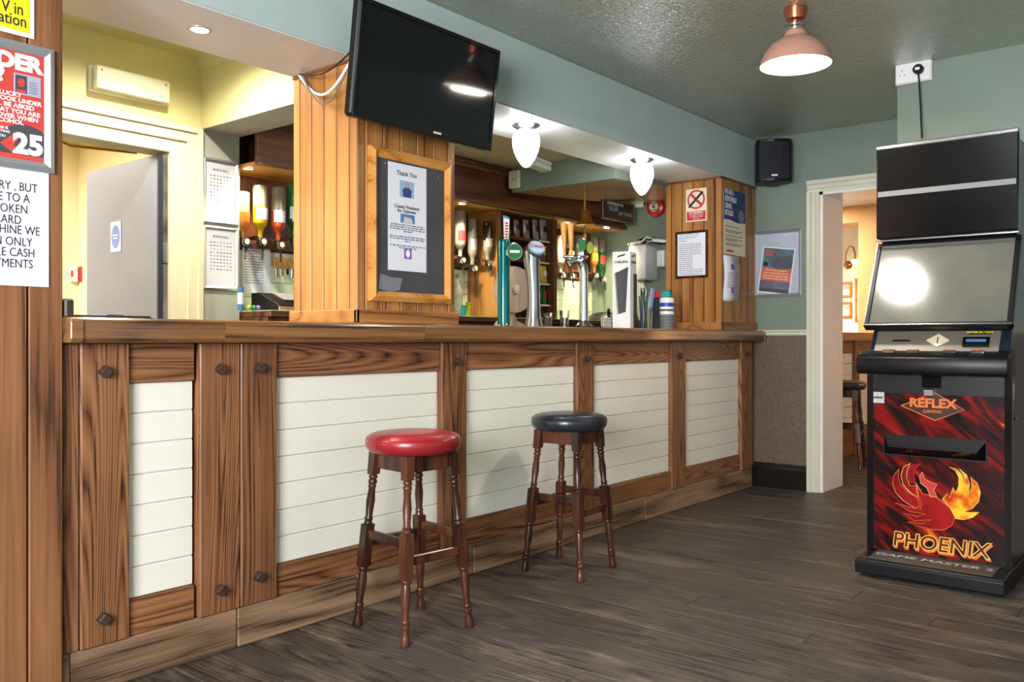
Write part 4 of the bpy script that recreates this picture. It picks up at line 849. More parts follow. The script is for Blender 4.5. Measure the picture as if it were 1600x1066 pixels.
# ================================================================== PIER FRAMES AND BACK BAR
def bonus(label, y0, y1, sd):
    r, wd, hg = on_y('bonus_ball_frame', label, 'framed notice', 315.5, 372, y0, y1, Y1 - .0045, 'bonus ball sheets')
    frame_parts(r, wd, hg, .022, .016, ALU); rect('score_sheet', PAPER, r, -wd / 2 + .01, wd / 2 - .01, -hg / 2 + .01, hg / 2 - .01, 0, .005)
    text('BONUS BALL', .016, INK, r, 0, hg * .33, .0056, bold=.0003)
    rn = random.Random(sd); m = MB()
    for i in range(7):
        for j in range(9):
            x_ = -wd * .27 + i * wd * .09; y_ = hg * .24 - j * hg * .052; w_ = rn.uniform(.004, .011) if rn.random() < .8 else .013
            m.add([(x_ - w_ / 2, y_ - .003, .0056), (x_ + w_ / 2, y_ - .003, .0056), (x_ + w_ / 2, y_ + .003, .0056), (x_ - w_ / 2, y_ + .003, .0056)], [(0, 1, 2, 3)])
    m.build('score_marks', GREYINK, r, loc=(0, 0, 0))
bonus('upper of two silver framed bonus ball sheets on the pale pier', 249.5, 351.5, 1); bonus('lower of two silver framed bonus ball sheets on the pale pier', 353.5, 454, 2)
YPF = 3.93; ZPB, ZPT = 1.99, 2.27
pm = T('back_bar_canopy', 'dark wood canopy with moulded cornice above the spirit bottles', 'canopy', ((XC1 + XS) / 2, YPF, ZPB)); PLc = pm.location
def pb(nm, mat, x0, x1, y0, y1, z0, z1, bev=.003): return cbox(nm, mat, pm, x0 - PLc.x, x1 - PLc.x, y0 - PLc.y, y1 - PLc.y, z0 - PLc.z, z1 - PLc.z, bev)
for a, b in ((XC1 + .002, 3.9), (3.902, 5.1), (5.102, XS - .002)): pb('fascia_board', DARKW['x'], a, b, YPF, YPF + .03, ZPB + .04, ZPT - .05)
xa_, xb_ = XC1 + .002, XS - .002
pb('cornice_moulding', DARKW['x'], xa_, xb_, YPF - .045, YPF + .03, ZPT - .03, ZPT - .002); pb('cornice_moulding', DARKW['x'], xa_, xb_, YPF - .025, YPF + .03, ZPT - .055, ZPT - .03)
pb('lower_moulding', DARKW['x'], xa_, xb_, YPF - .03, YPF + .03, ZPB, ZPB + .022); pb('lower_moulding', DARKW['x'], xa_, xb_, YPF - .015, YPF + .03, ZPB + .022, ZPB + .042)
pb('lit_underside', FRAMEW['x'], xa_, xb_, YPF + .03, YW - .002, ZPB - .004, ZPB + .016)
XU = [xa(781, 3.97), xa(781, 3.97), xa(868, 3.97), xa(986, 3.97)]
ZB = 1.215
bc = T('back_bar_counter', 'dark wood back counter behind the bar', 'counter', ((XC1 + XS) / 2, 4.03, 0)); Bc = bc.location
cbox('worktop', DARKW['x'], bc, XC1 + .01 - Bc.x, XS - .002 - Bc.x, 3.83 - Bc.y, YW - .002 - Bc.y, ZB - .035, ZB - .004, .003); cbox('glass_top', SHELFG, bc, XC1 + .01 - Bc.x, XS - .002 - Bc.x, 3.825 - Bc.y, YW - .002 - Bc.y, ZB - .004, ZB, .001)
for i in range(6):
    a = XC1 + .01 + i * (XS - XC1 - .02) / 6; b = a + (XS - XC1 - .02) / 6 - .004
    cbox('cupboard_front', DARKW['z'], bc, a - Bc.x, b - Bc.x, 3.86 - Bc.y, 3.88 - Bc.y, .05, ZB - .036, .003)
cbox('carcass', DARKW['x'], bc, XC1 + .01 - Bc.x, XS - .002 - Bc.x, 3.881 - Bc.y, YW - .002 - Bc.y, .0, ZB - .036, 0)
# boarded splashback and dark optic back panels
sb = T('splashback', 'pale boarded splashback below the spirit bottles', 'wall panel', ((XC1 + XS) / 2, YW - .01, ZB)); Sc = sb.location
for a, b in ((XC1 + .002, XU[0] - .015), (XU[2] + .015, XU[3] - .015)):
    for i in range(4): cbox('splash_board', TILE, sb, a - Sc.x, b - Sc.x, -.006, .006, i * .088 + .001, (i + 1) * .088 - .001, .002)
un = T('back_bar_shelves', 'dark wood snack shelves behind the silver beer tap', 'shelf unit', ((XU[1] + XU[2]) / 2, 4.1, ZB)); Uc = un.location
for i, u in enumerate(XU[1:]): cbox('upright', DARKW['z'] if i else PINE, un, u - .014 - Uc.x, u + .014 - Uc.x, 3.965 - Uc.y, YW - .012 - Uc.y, .001, ZPB - .005 - ZB, .002)
SHY = (378, 411, 443.5, 476)
shz = [oy(862, y, 3.99).z for y in SHY]
for z in shz:
    sh_ = cbox('shelf_board', DARKW['x'], un, XU[1] + .015 - Uc.x, XU[2] - .015 - Uc.x, 3.98 - Uc.y, YW - .012 - Uc.y, z - .018 - ZB, z - ZB, .002)
    cbox('price_strip', WHITE, un, XU[2] - .2 - Uc.x, XU[2] - .07 - Uc.x, 3.975 - Uc.y, 3.979 - Uc.y, z - .014 - ZB, z - .004 - ZB, 0)
# snack packets
def packet(label, cat, x, y, z, wd, hg, mat, lab, grp, lean=.08):
    r = T('snack_packet', label, cat, (x, y, z), (-lean, 0, random.uniform(-.12, .12)), grp)
    n, k = 8, 6; vs = []; fs = []
    for s in (-1, 1):
        for i in range(n + 1):
            for j in range(k + 1):
                u, v = i / n, j / k; th = .03 * max(0, math.sin(PI * u)) ** .6 * max(0, math.sin(PI * v)) ** .5 * (1 + .12 * math.sin(9 * u + 5 * v + x * 40))
                vs.append(((v - .5) * wd, s * (th * .5 + .0004), u * hg))
    N = (n + 1) * (k + 1)
    for s in range(2):
        for i in range(n):
            for j in range(k):
                f = (s * N + i * (k + 1) + j, s * N + i * (k + 1) + j + 1, s * N + (i + 1) * (k + 1) + j + 1, s * N + (i + 1) * (k + 1) + j); fs.append(f if s == 0 else f[::-1])
    MB().add(vs, fs).build('bag', mat, r, smooth=True)
    o = flat('bag_label', lab, r, disc_poly(0, 0, wd * .26, hg * .17, 14), 0, .002); o.rotation_euler = (PI / 2, 0, 0); o.location = (0, -.0165, hg * .55); return r
FOILS = [plain('foil_grey', h(176, 166, 160), .3, metal=.3, noise=.5, bump=.3, bscale=30), plain('foil_brown', h(140, 96, 54), .35, noise=.6), plain('foil_yellow', h(236, 196, 50), .3, noise=.15), plain('foil_green', h(44, 110, 50), .3, noise=.3), plain('foil_purple', h(104, 44, 92), .3, noise=.3)]
rows = [(shz[0], 345, 'grey foil', FOILS[0], INK, ('clear grey nut packet', (794, 808, 823, 838, 850))), (shz[1], 384, 'brown', FOILS[1], FOILS[2], ('brown nut packet', (794, 808, 849))), (shz[2], 416, 'yellow', FOILS[2], WHITEINK, ('yellow crisp packet', (836, 850))), (shz[3], 448, 'green', FOILS[3], REDINK, ('green crisp packet', (836, 850)))]
names5 = [['leftmost', 'second from left', 'middle', 'second from right', 'rightmost'], ['leftmost', 'middle', 'rightmost'], ['left', 'right'], ['left', 'right']]
for (z, yt, _, mt, lb, (base, pxs)), nm in zip(rows, names5):
    for px_, w_ in zip(pxs, nm):
        hh_ = min(.17, oy(px_, yt, 4.03).z - z) ; packet('%s %s on the snack shelf behind the silver tap' % (w_, base), 'snack packet', xa(px_, 4.0), 4.0, z + .0005, 13 * px_m(px_, 4.0) * (1.1 if base.startswith('clear') else 1.15), hh_, mt, lb, 'snack packets on the shelves')
# spirit bottles on optics
BG = {'clear': bottle_glass('clear_spirit', h(206, 206, 196)), 'empty': bottle_glass('empty_bottle_glass', h(176, 170, 144)), 'yellow': bottle_glass('yellow_liqueur', h(240, 200, 20)), 'orange': bottle_glass('orange_spirit', h(226, 100, 44)), 'green': bottle_glass('green_bottle', h(22, 116, 48)), 'amber': bottle_glass('amber_spirit', h(206, 130, 40)), 'brown': bottle_glass('dark_bottle', h(70, 44, 30)), 'greene': bottle_glass('green_empty', h(60, 150, 80))}
YO = 4.13
rail_z = {}
def optic(label, px_, ydisc, ytop, wpx, full, empt, level, lab, YO=4.13):
    x = xa(px_, YO); z0 = oy(px_, ydisc, YO).z; z1 = oy(px_, ytop, YO).z; rad = wpx / 2 * px_m(px_, YO); HH = z1 - z0
    r = T('spirit_optic', label, 'bottle', (x, YO, z0), (0, 0, 0), 'spirit bottles on optics')
    nz = HH * .17; sh = HH * .33
    def R(z):
        if z < nz: return .014
        if z < sh: t = (z - nz) / (sh - nz); return .014 + (rad - .014) * (3 * t * t - 2 * t ** 3)
        return rad
    zl = sh + (HH - sh) * level
    zs = [nz * .35, nz * .7, nz] + [nz + (sh - nz) * t for t in (.2, .4, .6, .8, 1)]
    MB().lathe([(R(z), z) for z in zs] + [(rad, zl)], 24).build('filled_glass', full, r, smooth=True)
    MB().lathe([(rad, zl + .0005), (rad, HH - .012), (rad * .93, HH - .003), (rad * .7, HH), (.002, HH - .004)], 24).build('upper_glass', empt, r, smooth=True)
    n = 12; vs = []
    for zz_ in (sh + .015, sh + (HH - sh) * .38):
        for i in range(n + 1):
            a = PI + PI * (.12 + .76 * i / n); vs.append(((rad + .0012) * math.cos(a), (rad + .0012) * math.sin(a), zz_))
    MB().add(vs, [(i, i + 1, n + 2 + i, n + 1 + i) for i in range(n)]).build('bottle_label', lab, r, smooth=True)
    MB().lathe([(.017, nz * .4), (.02, nz * .2), (.02, -.012), (.013, -.02)], 16).build('optic_collar', BLACK, r, smooth=True)
    o = MB().lathe([(.024, 0), (.024, .012), (.019, .016), (.001, .016)], 20).xf(Matrix.Translation((0, -.022, -.004)) @ Matrix.Rotation(PI / 2, 4, 'X')).build('optic_dial', CHROME, r, smooth=True)
    MB().lathe([(.016, .0165), (.001, .0165)], 16, caps=False).xf(Matrix.Translation((0, -.022, -.004)) @ Matrix.Rotation(PI / 2, 4, 'X')).build('dial_face', CREAMP, r)
    MB().tube([(0, -.03, -.03), (-.004, -.03, -.06), (-.014, -.045, -.085), (-.024, -.055, -.1)], [.009, .006, .007, .005], 8).build('optic_lever', BLACK, r, smooth=True)
    MB().box(-.012, .012, 0, YW - (.001 if px_ > 960 else .02) - YO, .01, .03).build('optic_bracket', STEEL, r)
optic('yellow liqueur bottle upside down on an optic, left of the centre pillar', 406.5, 377, 290, 23, BG['yellow'], BG['empty'], .42, PAPER)
optic('orange spirit bottle upside down on an optic, left of the centre pillar', 434.5, 382, 293, 22, BG['orange'], BG['empty'], .35, PAPER)
optic('green spirit bottle upside down on an optic, touching the centre pillar', 459, 377, 287, 22, BG['green'], BG['greene'], .4, PAPER)
optic('amber bottle upside down on an optic, nearest the bonus ball frames', 380, 377, 300, 20, BG['amber'], BG['empty'], .3, BG['amber'])
optic('clear bottle with red label on an optic, right of the centre pillar', 719, 406, 329, 18, BG['clear'], BG['empty'], .6, REDINK)
optic('slim clear bottle on an optic, between red label bottle and square bottle', 738, 419, 342, 15, BG['clear'], BG['empty'], .6, ALU)
optic('clear bottle with pale label on an optic beside the teal tap', 762, 411, 346, 15, BG['clear'], BG['brown'], .3, CREAMP, 4.03)
for px_, yd, yt, kk, lab_, s_ in ((876, 430, 368, 'clear', PAPER, 'first clear bottle on the optics right of the snack shelves'), (891, 431, 366, 'brown', CREAMP, 'dark bottle on the optics behind the green tap badge'), (905, 430, 368, 'clear', PAPER, 'clear bottle on the optics behind the lime tap badge'), (928, 430, 372, 'amber', ORANGE, 'amber bottle on the optics right of the chrome tap'), (940, 436, 374, 'green', REDINK, 'green bottle on the optics left of the white tap box'), (974, 437, 373, 'clear', PAPER, 'clear bottle on an optic above the white tap box')):
    optic(s_, px_, yd, yt, 13, BG[kk], BG['empty'], .5, lab_)
for i, (a, b) in enumerate(((XC1 + .01, XU[0] - .02), (XU[2] + .02, XU[3] - .02))):
    z = oy(420, 372, YO).z if i == 0 else oy(905, 425, YO).z
    tag(MB().box(a, b, YW - .03, YW - .011, z - .05, z + .03).build('optic_rail', DARKW['x']), ('dark wood optic rail either side of the centre pillar', 'dark wood optic rail behind the chrome beer tap')[i], 'rail')
# small things on the back wall and back counter, left of the pillar
YQ = YW - .0165
r, wd, hg = on_y('stock_list', 'white stock list sheet hung below the yellow liqueur bottle', 'paper', 378.5, 422, 383, 458, YQ)
rect('paper_sheet', PAPER, r, -wd / 2, wd / 2, -hg / 2, hg / 2, 0, .0015); dashes(r, GREYINK, [(hg * .42 - i * hg * .055, .8) for i in range(14)], -wd * .42, wd * .42, .005, .002, 11)
r, wd, hg = on_y('key_rack', 'small orange wood key rack with hanging keys', 'key rack', 425, 465, 404, 418, YQ)
MB().box(-wd / 2, wd / 2, -hg / 2, hg / 2, 0, .015).build('rack_board', FRAMEW['x'], r, bevel=.003)
for i in range(5):
    x_ = -wd * .42 + i * wd * .2; MB().tube([(x_, 0, .015), (x_, -.005, .03), (x_, .005, .035)], .002, 6).build('hook', CHROME, r)
    k_ = ring(x_, -.025, .010, .013, 16, .03).build('key_ring', CHROME, r, loc=(0, 0, 0)); MB().box(x_ - .008, x_ + .008, -.09 + .01 * (i % 3), -.036, .026, .031).build('key', (STEEL, BRASS, BLACK, STEEL, CREAMP)[i], r, bevel=.002, loc=(0, 0, 0))
xt = xa(437, 3.98)
tl = T('cash_till', 'dark low cash till with sloping keypad on the back counter', 'till', (xt, 3.97, ZB))
MB().ext([(-.12, 0), (-.12, .03), (-.06, .055), (.06, .1), (.13, .1), (.13, 0)], 'x', -.1, .2).build('till_body', BLACK, tl, bevel=.004); MB().ext([(-.055, .0585), (.055, .1), (.05, .103), (-.06, .0615)], 'x', -.02, .12).build('keypad', GREYPL, tl)
MB().box(-.1, .2, -.135, -.12, .0, .022).build('cash_drawer', plain('drawer_tan', h(170, 130, 90), .5), tl)
xt = xa(376, 3.95); br = T('blue_roll_tube', 'small blue and white tube standing on the back counter', 'tube', (xt, 3.95, ZB))
MB().lathe([(.016, 0), (.016, .12)], 16).build('tube_body', SKYB, br, smooth=True); MB().lathe([(.0163, .03), (.0163, .09)], 16, caps=False).build('tube_label', PAPER, br, smooth=True)
for px_, mt, nm in ((389, LIMEP, 'lime green'), (397, GREENP, 'dark green'), (403, PURPLE, 'purple')):
    q = T('bottle_stopper', '%s plastic stopper lying on the back counter beside the till' % nm, 'stopper', (xa(px_, 3.9), 3.9, ZB), (0, 0, 0), 'stoppers by the till'); MB().lathe([(.014, 0), (.016, .006), (.012, .02), (.006, .024), (.001, .025)], 14).build('stopper_cap', mt, q, smooth=True)
# right of the pillar: bottle, coloured shot glasses
xt = xa(714, 3.95); q = T('cream_bottle', 'pale bottle standing on the back counter beside the centre pillar', 'bottle', (xt + .02, 3.97, ZB))
MB().lathe([(.036, 0), (.038, .01), (.038, .15), (.03, .19), (.014, .22), (.012, .27)], 24).build('bottle_glass', BG['clear'], q, smooth=True); MB().lathe([(.0145, .255), (.0145, .285), (.001, .286)], 16).build('cap', GREYPL, q)
for px_, mt, nm, hh_ in ((724.5, plain('turquoise_plastic', h(30, 170, 190), .3), 'turquoise', .075), (731.5, plain('acid_yellow_plastic', h(232, 226, 30), .3), 'acid yellow', .098)):
    q = T('shot_tumbler', '%s plastic tumbler on the back counter beside the centre pillar' % nm, 'tumbler', (xa(px_, 3.92), 3.92, ZB), (0, 0, 0), 'plastic tumblers'); MB().lathe([(.013, 0), (.017, hh_), (.0155, hh_), (.012, .004), (.001, .004)], 20).build('tumbler_wall', mt, q, smooth=True)
r, wd, hg = on_y('small_note', 'small pale pink note on the splashback behind the chrome tap', 'note', 891, 909, 449, 471, YQ); rect('paper_sheet', plain('pink_paper', h(236, 214, 214), .7), r, -wd / 2, wd / 2, -hg / 2, hg / 2, 0, .0015); dashes(r, GREYINK, [(.03 - i * .015, .8) for i in range(5)], -wd * .4, wd * .4, .004, .002, 2)
r, wd, hg = on_y('small_note', 'small white note with blue mark on the splashback left of the tap box', 'note', 942, 955, 457, 472, YQ); rect('paper_sheet', PAPER, r, -wd / 2, wd / 2, -hg / 2, hg / 2, 0, .0015); flat('blue_mark', NAVY, r, [(-.02, .02), (0, -.02), (.02, .02), (.01, .02), (0, .0), (-.01, .02)], .0015, .002)
# chalkboard, low soffit, bell, end wall things
r, wd, hg = on_y('chalkboard', 'dark chalkboard with chalked prices hung on the canopy', 'chalkboard', 939, 989, 314.5, 346.5, 3.74)
MB().box(-wd / 2, wd / 2, -hg / 2, hg / 2, 0, .012).build('slate', CHALK, r, bevel=.002, loc=(0, 0, 0)); frame_parts(r, wd, hg, .015, .02, DARKW['x'])
text('16.50', .06, CHALKW, r, -wd * .17, hg * .08, .0135, bold=.0005); text('per bottle', .05, CHALKW, r, wd * .22, -hg * .06, .0135); dashes(r, CHALKW, [(hg * .32, .7)], -wd * .35, wd * .35, .02, .0133, 3)
XG = xa(800, YPF - .05)
lowb = S(MB().add([(XG, BY1, 2.1), (XS, BY1, 2.2), (XS, BY1, 2.268), (XG, BY1, 2.268), (XG, YPF - .05, 2.1), (XS, YPF - .05, 2.2), (XS, YPF - .05, 2.268), (XG, YPF - .05, 2.268)], [(0, 1, 2, 3), (7, 6, 5, 4), (0, 3, 7, 4), (1, 5, 6, 2), (3, 2, 6, 7), (0, 4, 5, 1)]).build('ceiling_servery_low', GREEN))
L = lowb.location
MB().add([(XG - L.x + .002, BY1 - L.y, 2.098 - L.z), (XS - L.x, BY1 - L.y, 2.198 - L.z), (XS - L.x, YPF - .05 - L.y, 2.198 - L.z), (XG - L.x + .002, YPF - .05 - L.y, 2.098 - L.z)], [(0, 3, 2, 1)]).build('gloss_soffit', GLOSSC, lowb)
q = ox(806, 281, XG - .001); jb = T('junction_box', 'small cream junction box on the low sage beam end', 'junction box', (XG - .001, q.y, q.z), RX); MB().box(-.045, .045, -.06, .06, 0, .03).build('box_cover', CREAMP, jb, bevel=.005); flat('cover_screw', GREYPL, jb, disc_poly(0, 0, .006), .03, .031)
q = oy(914, 352, 3.55); bl = T('bar_bell', 'hanging brass bar bell under the low soffit', 'bell', (q.x, 3.55, q.z)); k_ = px_m(914, 3.55)
zt0 = 2.098 + (q.x - XG) / (XS - XG) * .1 - q.z
MB().lathe([(15 * k_, 0), (14.2 * k_, 2 * k_), (11 * k_, 6 * k_), (9.5 * k_, 14 * k_), (8.6 * k_, 20 * k_), (6.5 * k_, 23 * k_), (.001, 24 * k_)], 32).build('bell_cup', BRASS, bl, smooth=True); MB().tube([(0, 0, 23 * k_), (0, 0, zt0)], .008, 8).build('bell_hanger', BRASS, bl)
MB().tube([(0, 0, 0), (0, 0, -14 * k_)], .003, 6).build('clapper_cord', STEEL, bl); MB().tube([(0, 0, -14 * k_), (0, 0, -26 * k_)], .011, 10).build('cord_handle', FRAMEW['z'], bl)
r, wd, hg = on_x('fire_bell', 'round red fire alarm bell on the sage servery end wall', 'fire alarm', 1013, 1041, 309, 340, XS - .001)
rd = hg / 2; MB().lathe([(rd, 0), (rd, .02), (rd * .93, .04), (rd * .7, .052), (rd * .5, .055), (.001, .055)], 40).build('bell_gong', REDP, r, smooth=True); MB().lathe([(rd * .5, .0552), (rd * .5, .058), (.001, .058)], 28).build('centre_label', CREAMP, r)
MB().lathe([(.012, .058), (.012, .062), (.001, .062)], 14).build('centre_bolt', CHAR, r); text('FIRE', .026, INK, r, 0, rd * .3, .0585, bold=.0005); text('ALARM', .02, INK, r, 0, -rd * .32, .0585, bold=.0005)
cd = T('cable_conduit', 'white cable conduit stepping along the sage wall beside the fire bell', 'conduit', (XS - .001, ya(1020, XS), ox(1013, 320, XS).z))
q0 = cd.location
def cbx(x0, x1, y0, y1): a, b = ox(x0, y0, XS) - q0, ox(x1, y1, XS) - q0; MB().box(-.022, 0, min(a.y, b.y), max(a.y, b.y), min(a.z, b.z), max(a.z, b.z)).build('conduit_length', WHITE, cd, bevel=.004)
cbx(987, 1011, 319, 323); cbx(1007, 1011, 297, 323); cbx(1007, 1044, 294, 298)
r, wd, hg = on_x('water_heater', 'white wall mounted water heater behind the tap box', 'water heater', 1003, 1030, 386, 439, XS - .001)
MB().box(-wd / 2, wd / 2, -hg / 2, hg / 2, 0, .22).build('heater_casing', WHITE, r, bevel=.02, seg=3, smooth=True); MB().box(-wd * .2, wd * .2, -hg / 2 - .02, -hg / 2, .05, .15).build('outlet', GREYPL, r)
r, wd, hg = on_x('wall_dispenser', 'small white dispenser on the end wall beside the water heater', 'dispenser', 1034, 1046, 392, 418, XS - .001); MB().box(-wd / 2, wd / 2, -hg / 2, hg / 2, 0, .09).build('dispenser_body', WHITE, r, bevel=.012, seg=2); MB().box(-wd * .3, wd * .3, -hg * .55, -hg / 2, .02, .07).build('dispenser_spout', GREYPL, r)
hb = T('black_cable_bundle', 'tangle of black straps piled on top of the water heater', 'cables', (XS - .11, ya(1016, XS - .1), ox(1016, 384, XS - .1).z + .006))
rn = random.Random(4)
for i in range(7):
    a = [(rn.uniform(-.08, .08), -.17 + .34 * t + rn.uniform(-.02, .02), .012 + rn.uniform(0, .055) * math.sin(PI * t)) for t in (0, .25, .5, .75, 1)]; MB().tube(a, .011, 6).build('strap', BLACK if i % 3 else WHITE, hb, smooth=True)

# ================================================================== ON THE COUNTER
RC = (PI / 2, 0, -.64)
def at(px_, Y): return Vector((xa(px_, Y), Y, ZK))
bk = T('end_bracket', 'small grey brown bracket block on the counter against the partition', 'bracket', (XP + .018, YC + .06, ZK)); MB().box(-.014, .012, -.02, .03, 0, .055).build('bracket_block', PEGM, bk, bevel=.005); MB().box(-.016, .016, -.025, .035, 0, .004).build('bracket_foot', PEGM, bk)
cl = T('black_tray', 'thin black folder tray lying on the counter near the partition', 'tray', (xa(155, 2.8), 2.8, ZK)); MB().box(-.12, .13, -.1, .1, 0, .006).build('tray_base', BLACK, cl, bevel=.002); MB().box(-.115, .125, -.095, .095, .0065, .012).build('tray_lid', BLACK, cl, bevel=.002); MB().box(-.02, .03, -.102, -.09, .0, .015).build('tray_clip', PEGM, cl, bevel=.002)
YT2 = 2.88
c = at(787, YT2); k_ = px_m(787, YT2); ht = oy(787, 374, YT2).z - ZK
tp = T('teal_beer_tap', 'tall teal cylindrical beer tap with round green badge', 'beer tap', c)
R_ = 10 * k_
MB().lathe([(R_, 0.012), (R_, ht - .012), (R_ * .96, ht - .004), (R_ * .85, ht), (.001, ht)], 36).build('tap_column', TEAL, tp, smooth=True); MB().lathe([(R_ * 1.08, 0), (R_ * 1.08, .008), (R_ * 1.01, .014), (.001, .014)], 36).build('base_ring', CHROME, tp, smooth=True)
def badge(parent, dx, dz, rx, ry, rim, face, letters=None, out=.05, lw=None):
    n = Vector((math.sin(-.64), -math.cos(-.64), 0)); e = Vector((math.cos(-.64), math.sin(-.64), 0)); p0 = n * out + e * dx + Vector((0, 0, dz))
    o = MB().prism(disc_poly(0, 0, rx, ry, 32), 0, .018).build('badge_rim', rim, parent, bevel=.004, smooth=True); o.location = p0; o.rotation_euler = RC
    f = flat('badge_face', face, o, disc_poly(0, 0, rx * .84, ry * .84, 32), .018, .0195)
    if lw: rect('badge_band', lw, o, -rx * .6, rx * .6, -ry * .12, ry * .16, .0195, .0202)
    if letters: text(letters[0], letters[1], letters[2], o, 0, letters[3] if len(letters) > 3 else 0, .0206, bold=.0006)
    MB().tube([p0 - n * .06, p0], .01, 8).build('badge_stem', CHROME, parent)
    return o
badge(tp, 13 * k_, ht - 21 * k_, 13 * k_, 14 * k_, CHROME, GREENP, out=.045, lw=WHITEINK)
hn = T('tap_handle', 'blue and white upright tap handle behind the teal tap', 'tap handle', c + Vector((.045, .02, ht - .001 - 5 * k_)), (0, 0, -.64))
e0 = 44 * k_
MB().prism([(-3.5 * k_, 0), (3.5 * k_, 0), (5 * k_, e0 * .9), (-5 * k_, e0)], -.008, .008).xf(Matrix.Rotation(PI / 2, 4, 'X')).build('handle_blade', WHITE, hn, bevel=.003)
MB().prism([(-5 * k_, e0 * .93), (5 * k_, e0 * .85), (5 * k_, e0 * .93), (-5 * k_, e0 * 1.02)], -.0085, .0085).xf(Matrix.Rotation(PI / 2, 4, 'X')).build('handle_tip', SKYB, hn)
for i in range(6): MB().box(-2.2 * k_, 2.2 * k_, -.0095, -.008, e0 * (.2 + i * .1), e0 * (.26 + i * .1)).build('handle_letter', REDINK, hn)
# beige disc behind
c = at(800, 3.0); k_ = px_m(800, 3.0); zc = oy(800, 453, 3.0).z - ZK
bd = T('beige_round_housing', 'large beige round plastic housing with centre boss behind the teal tap', 'drinks dispenser', c)
MB().lathe([(36 * k_, 0), (37 * k_, .012), (36 * k_, .03), (33 * k_, .036), (8 * k_, .037), (7 * k_, .05), (2 * k_, .056), (.001, .056)], 40).xf(Matrix.Translation((0, 0, zc)) @ Matrix.Rotation(-.25, 4, 'Z') @ Matrix.Rotation(PI / 2, 4, 'X')).build('round_cover', BEIGE, bd, smooth=True)
MB().ext([(-30 * k_, 0), (-30 * k_, .02), (-22 * k_, .05), (-18 * k_, zc), (-22 * k_, zc + .1), (-14 * k_, zc + .12), (-8 * k_, zc), (8 * k_, .04), (26 * k_, .015), (26 * k_, 0)], 'y', -.01, .02).xf(Matrix.Rotation(-.3, 4, 'Z')).build('curved_stand', BEIGE, bd, bevel=.004)
# silver tap
c = at(834, YT2); k_ = px_m(834, YT2); ht = oy(834, 386, YT2).z - ZK
sv = T('silver_beer_tap', 'curved brushed silver beer tap with tilted round badge', 'beer tap', c)
e = Vector((CA * 0 + .77, -.64, 0)); f_t = [(0, 15, 0), (.04, 14, 0), (.12, 11.5, 0), (.3, 10, 0), (.5, 10, -.5), (.7, 11.5, -2), (.85, 13, -3), (.94, 13.5, -3.5), (1.0, 11, -3)]
MB().tube([e * (q * k_) + Vector((0, 0, ht * t)) for t, _, q in f_t], [r_ * k_ for _, r_, _ in f_t], 28).build('tap_column', STEEL, sv, smooth=True)
nrm = Vector((math.sin(-.45) * .75, -math.cos(-.45) * .75, .66)); 
rotb = nrm.to_track_quat('Z', 'Y').to_euler(); p0 = e * (1 * k_) + Vector((0, 0, ht - 9 * k_)) + nrm * (5 * k_)
o = MB().lathe([(14 * k_, -.03), (15 * k_, 0), (15 * k_, .008), (13 * k_, .01), (13 * k_, .016), (.001, .016)], 36).build('badge_rim', CHAR, sv, smooth=True); o.location = p0; o.rotation_euler = rotb
o2 = MB().lathe([(13.5 * k_, 0), (13.5 * k_, .012), (12.5 * k_, .016), (.001, .018)], 36).build('badge_face', plain('pale_blue_badge', h(170, 200, 224), .2, noise=.15), sv, smooth=True); o2.location = p0 + nrm * .014; o2.rotation_euler = rotb
t_ = text('Coors', 11 * k_, REDINK, o2, 0, 0, .0195, bold=.001, shear=.2)
ee = Vector((.8, -.6, 0)); up_ = nrm.cross(ee).normalized(); rm = Matrix((ee - nrm * ee.dot(nrm), up_, nrm)); r0 = rm[0].normalized(); 
o2.rotation_euler = Matrix((r0, nrm.cross(r0), nrm)).transposed().to_euler()
# chrome font with two badges
c = at(912, YT2); k_ = px_m(912, YT2); ht = oy(912, 408, YT2).z - ZK
cf = T('chrome_beer_font', 'chrome hooked beer font with green and lime badges', 'beer tap', c)
e = Vector((math.cos(-.64), math.sin(-.64), 0))
MB().lathe([(17 * k_, .004), (15 * k_, .012), (9 * k_, .035), (7 * k_, .05)], 28).build('font_foot', CHROME, cf, smooth=True); MB().box(-20 * k_, 24 * k_, -.07, .07, 0, .012).build('drip_tray', BLACK, cf, bevel=.003)
MB().tube([Vector((0, 0, .04)), Vector((0, 0, ht * .5)), Vector((0, 0, ht * .82)), e * (-1.5 * k_) + Vector((0, 0, ht * .92)), e * (-7 * k_) + Vector((0, 0, ht)), e * (-16 * k_) + Vector((0, 0, ht * 1.0)), e * (-24 * k_) + Vector((0, 0, ht * .96))], [7.5 * k_, 7 * k_, 7 * k_, 7 * k_, 6.5 * k_, 6 * k_, 5 * k_], 24).build('font_neck', CHROME, cf, smooth=True)
badge(cf, -9 * k_, ht + 23 * k_, 7.5 * k_, 11 * k_, CHROME, GREENP, out=.05); badge(cf, 4 * k_, ht + 19 * k_, 6.5 * k_, 11 * k_, BLACK, LIMEP, out=.05)
for dx in (-31, -20): MB().tube([e * (dx * k_) + Vector((0, 0, ht + 6 * k_)), e * ((dx - 1) * k_) + Vector((0, 0, ht + 30 * k_)), e * ((dx - 2) * k_) + Vector((0, 0, ht + 58 * k_))], [.006, .013, .02], 10).build('tap_handle', FRAMEW['z'], cf, smooth=True)
MB().tube([e * (-33 * k_) + Vector((0, 0, ht + 6 * k_)), e * (6 * k_) + Vector((0, 0, ht + 6 * k_))], .012, 10).build('badge_bar', CHROME, cf, smooth=True)
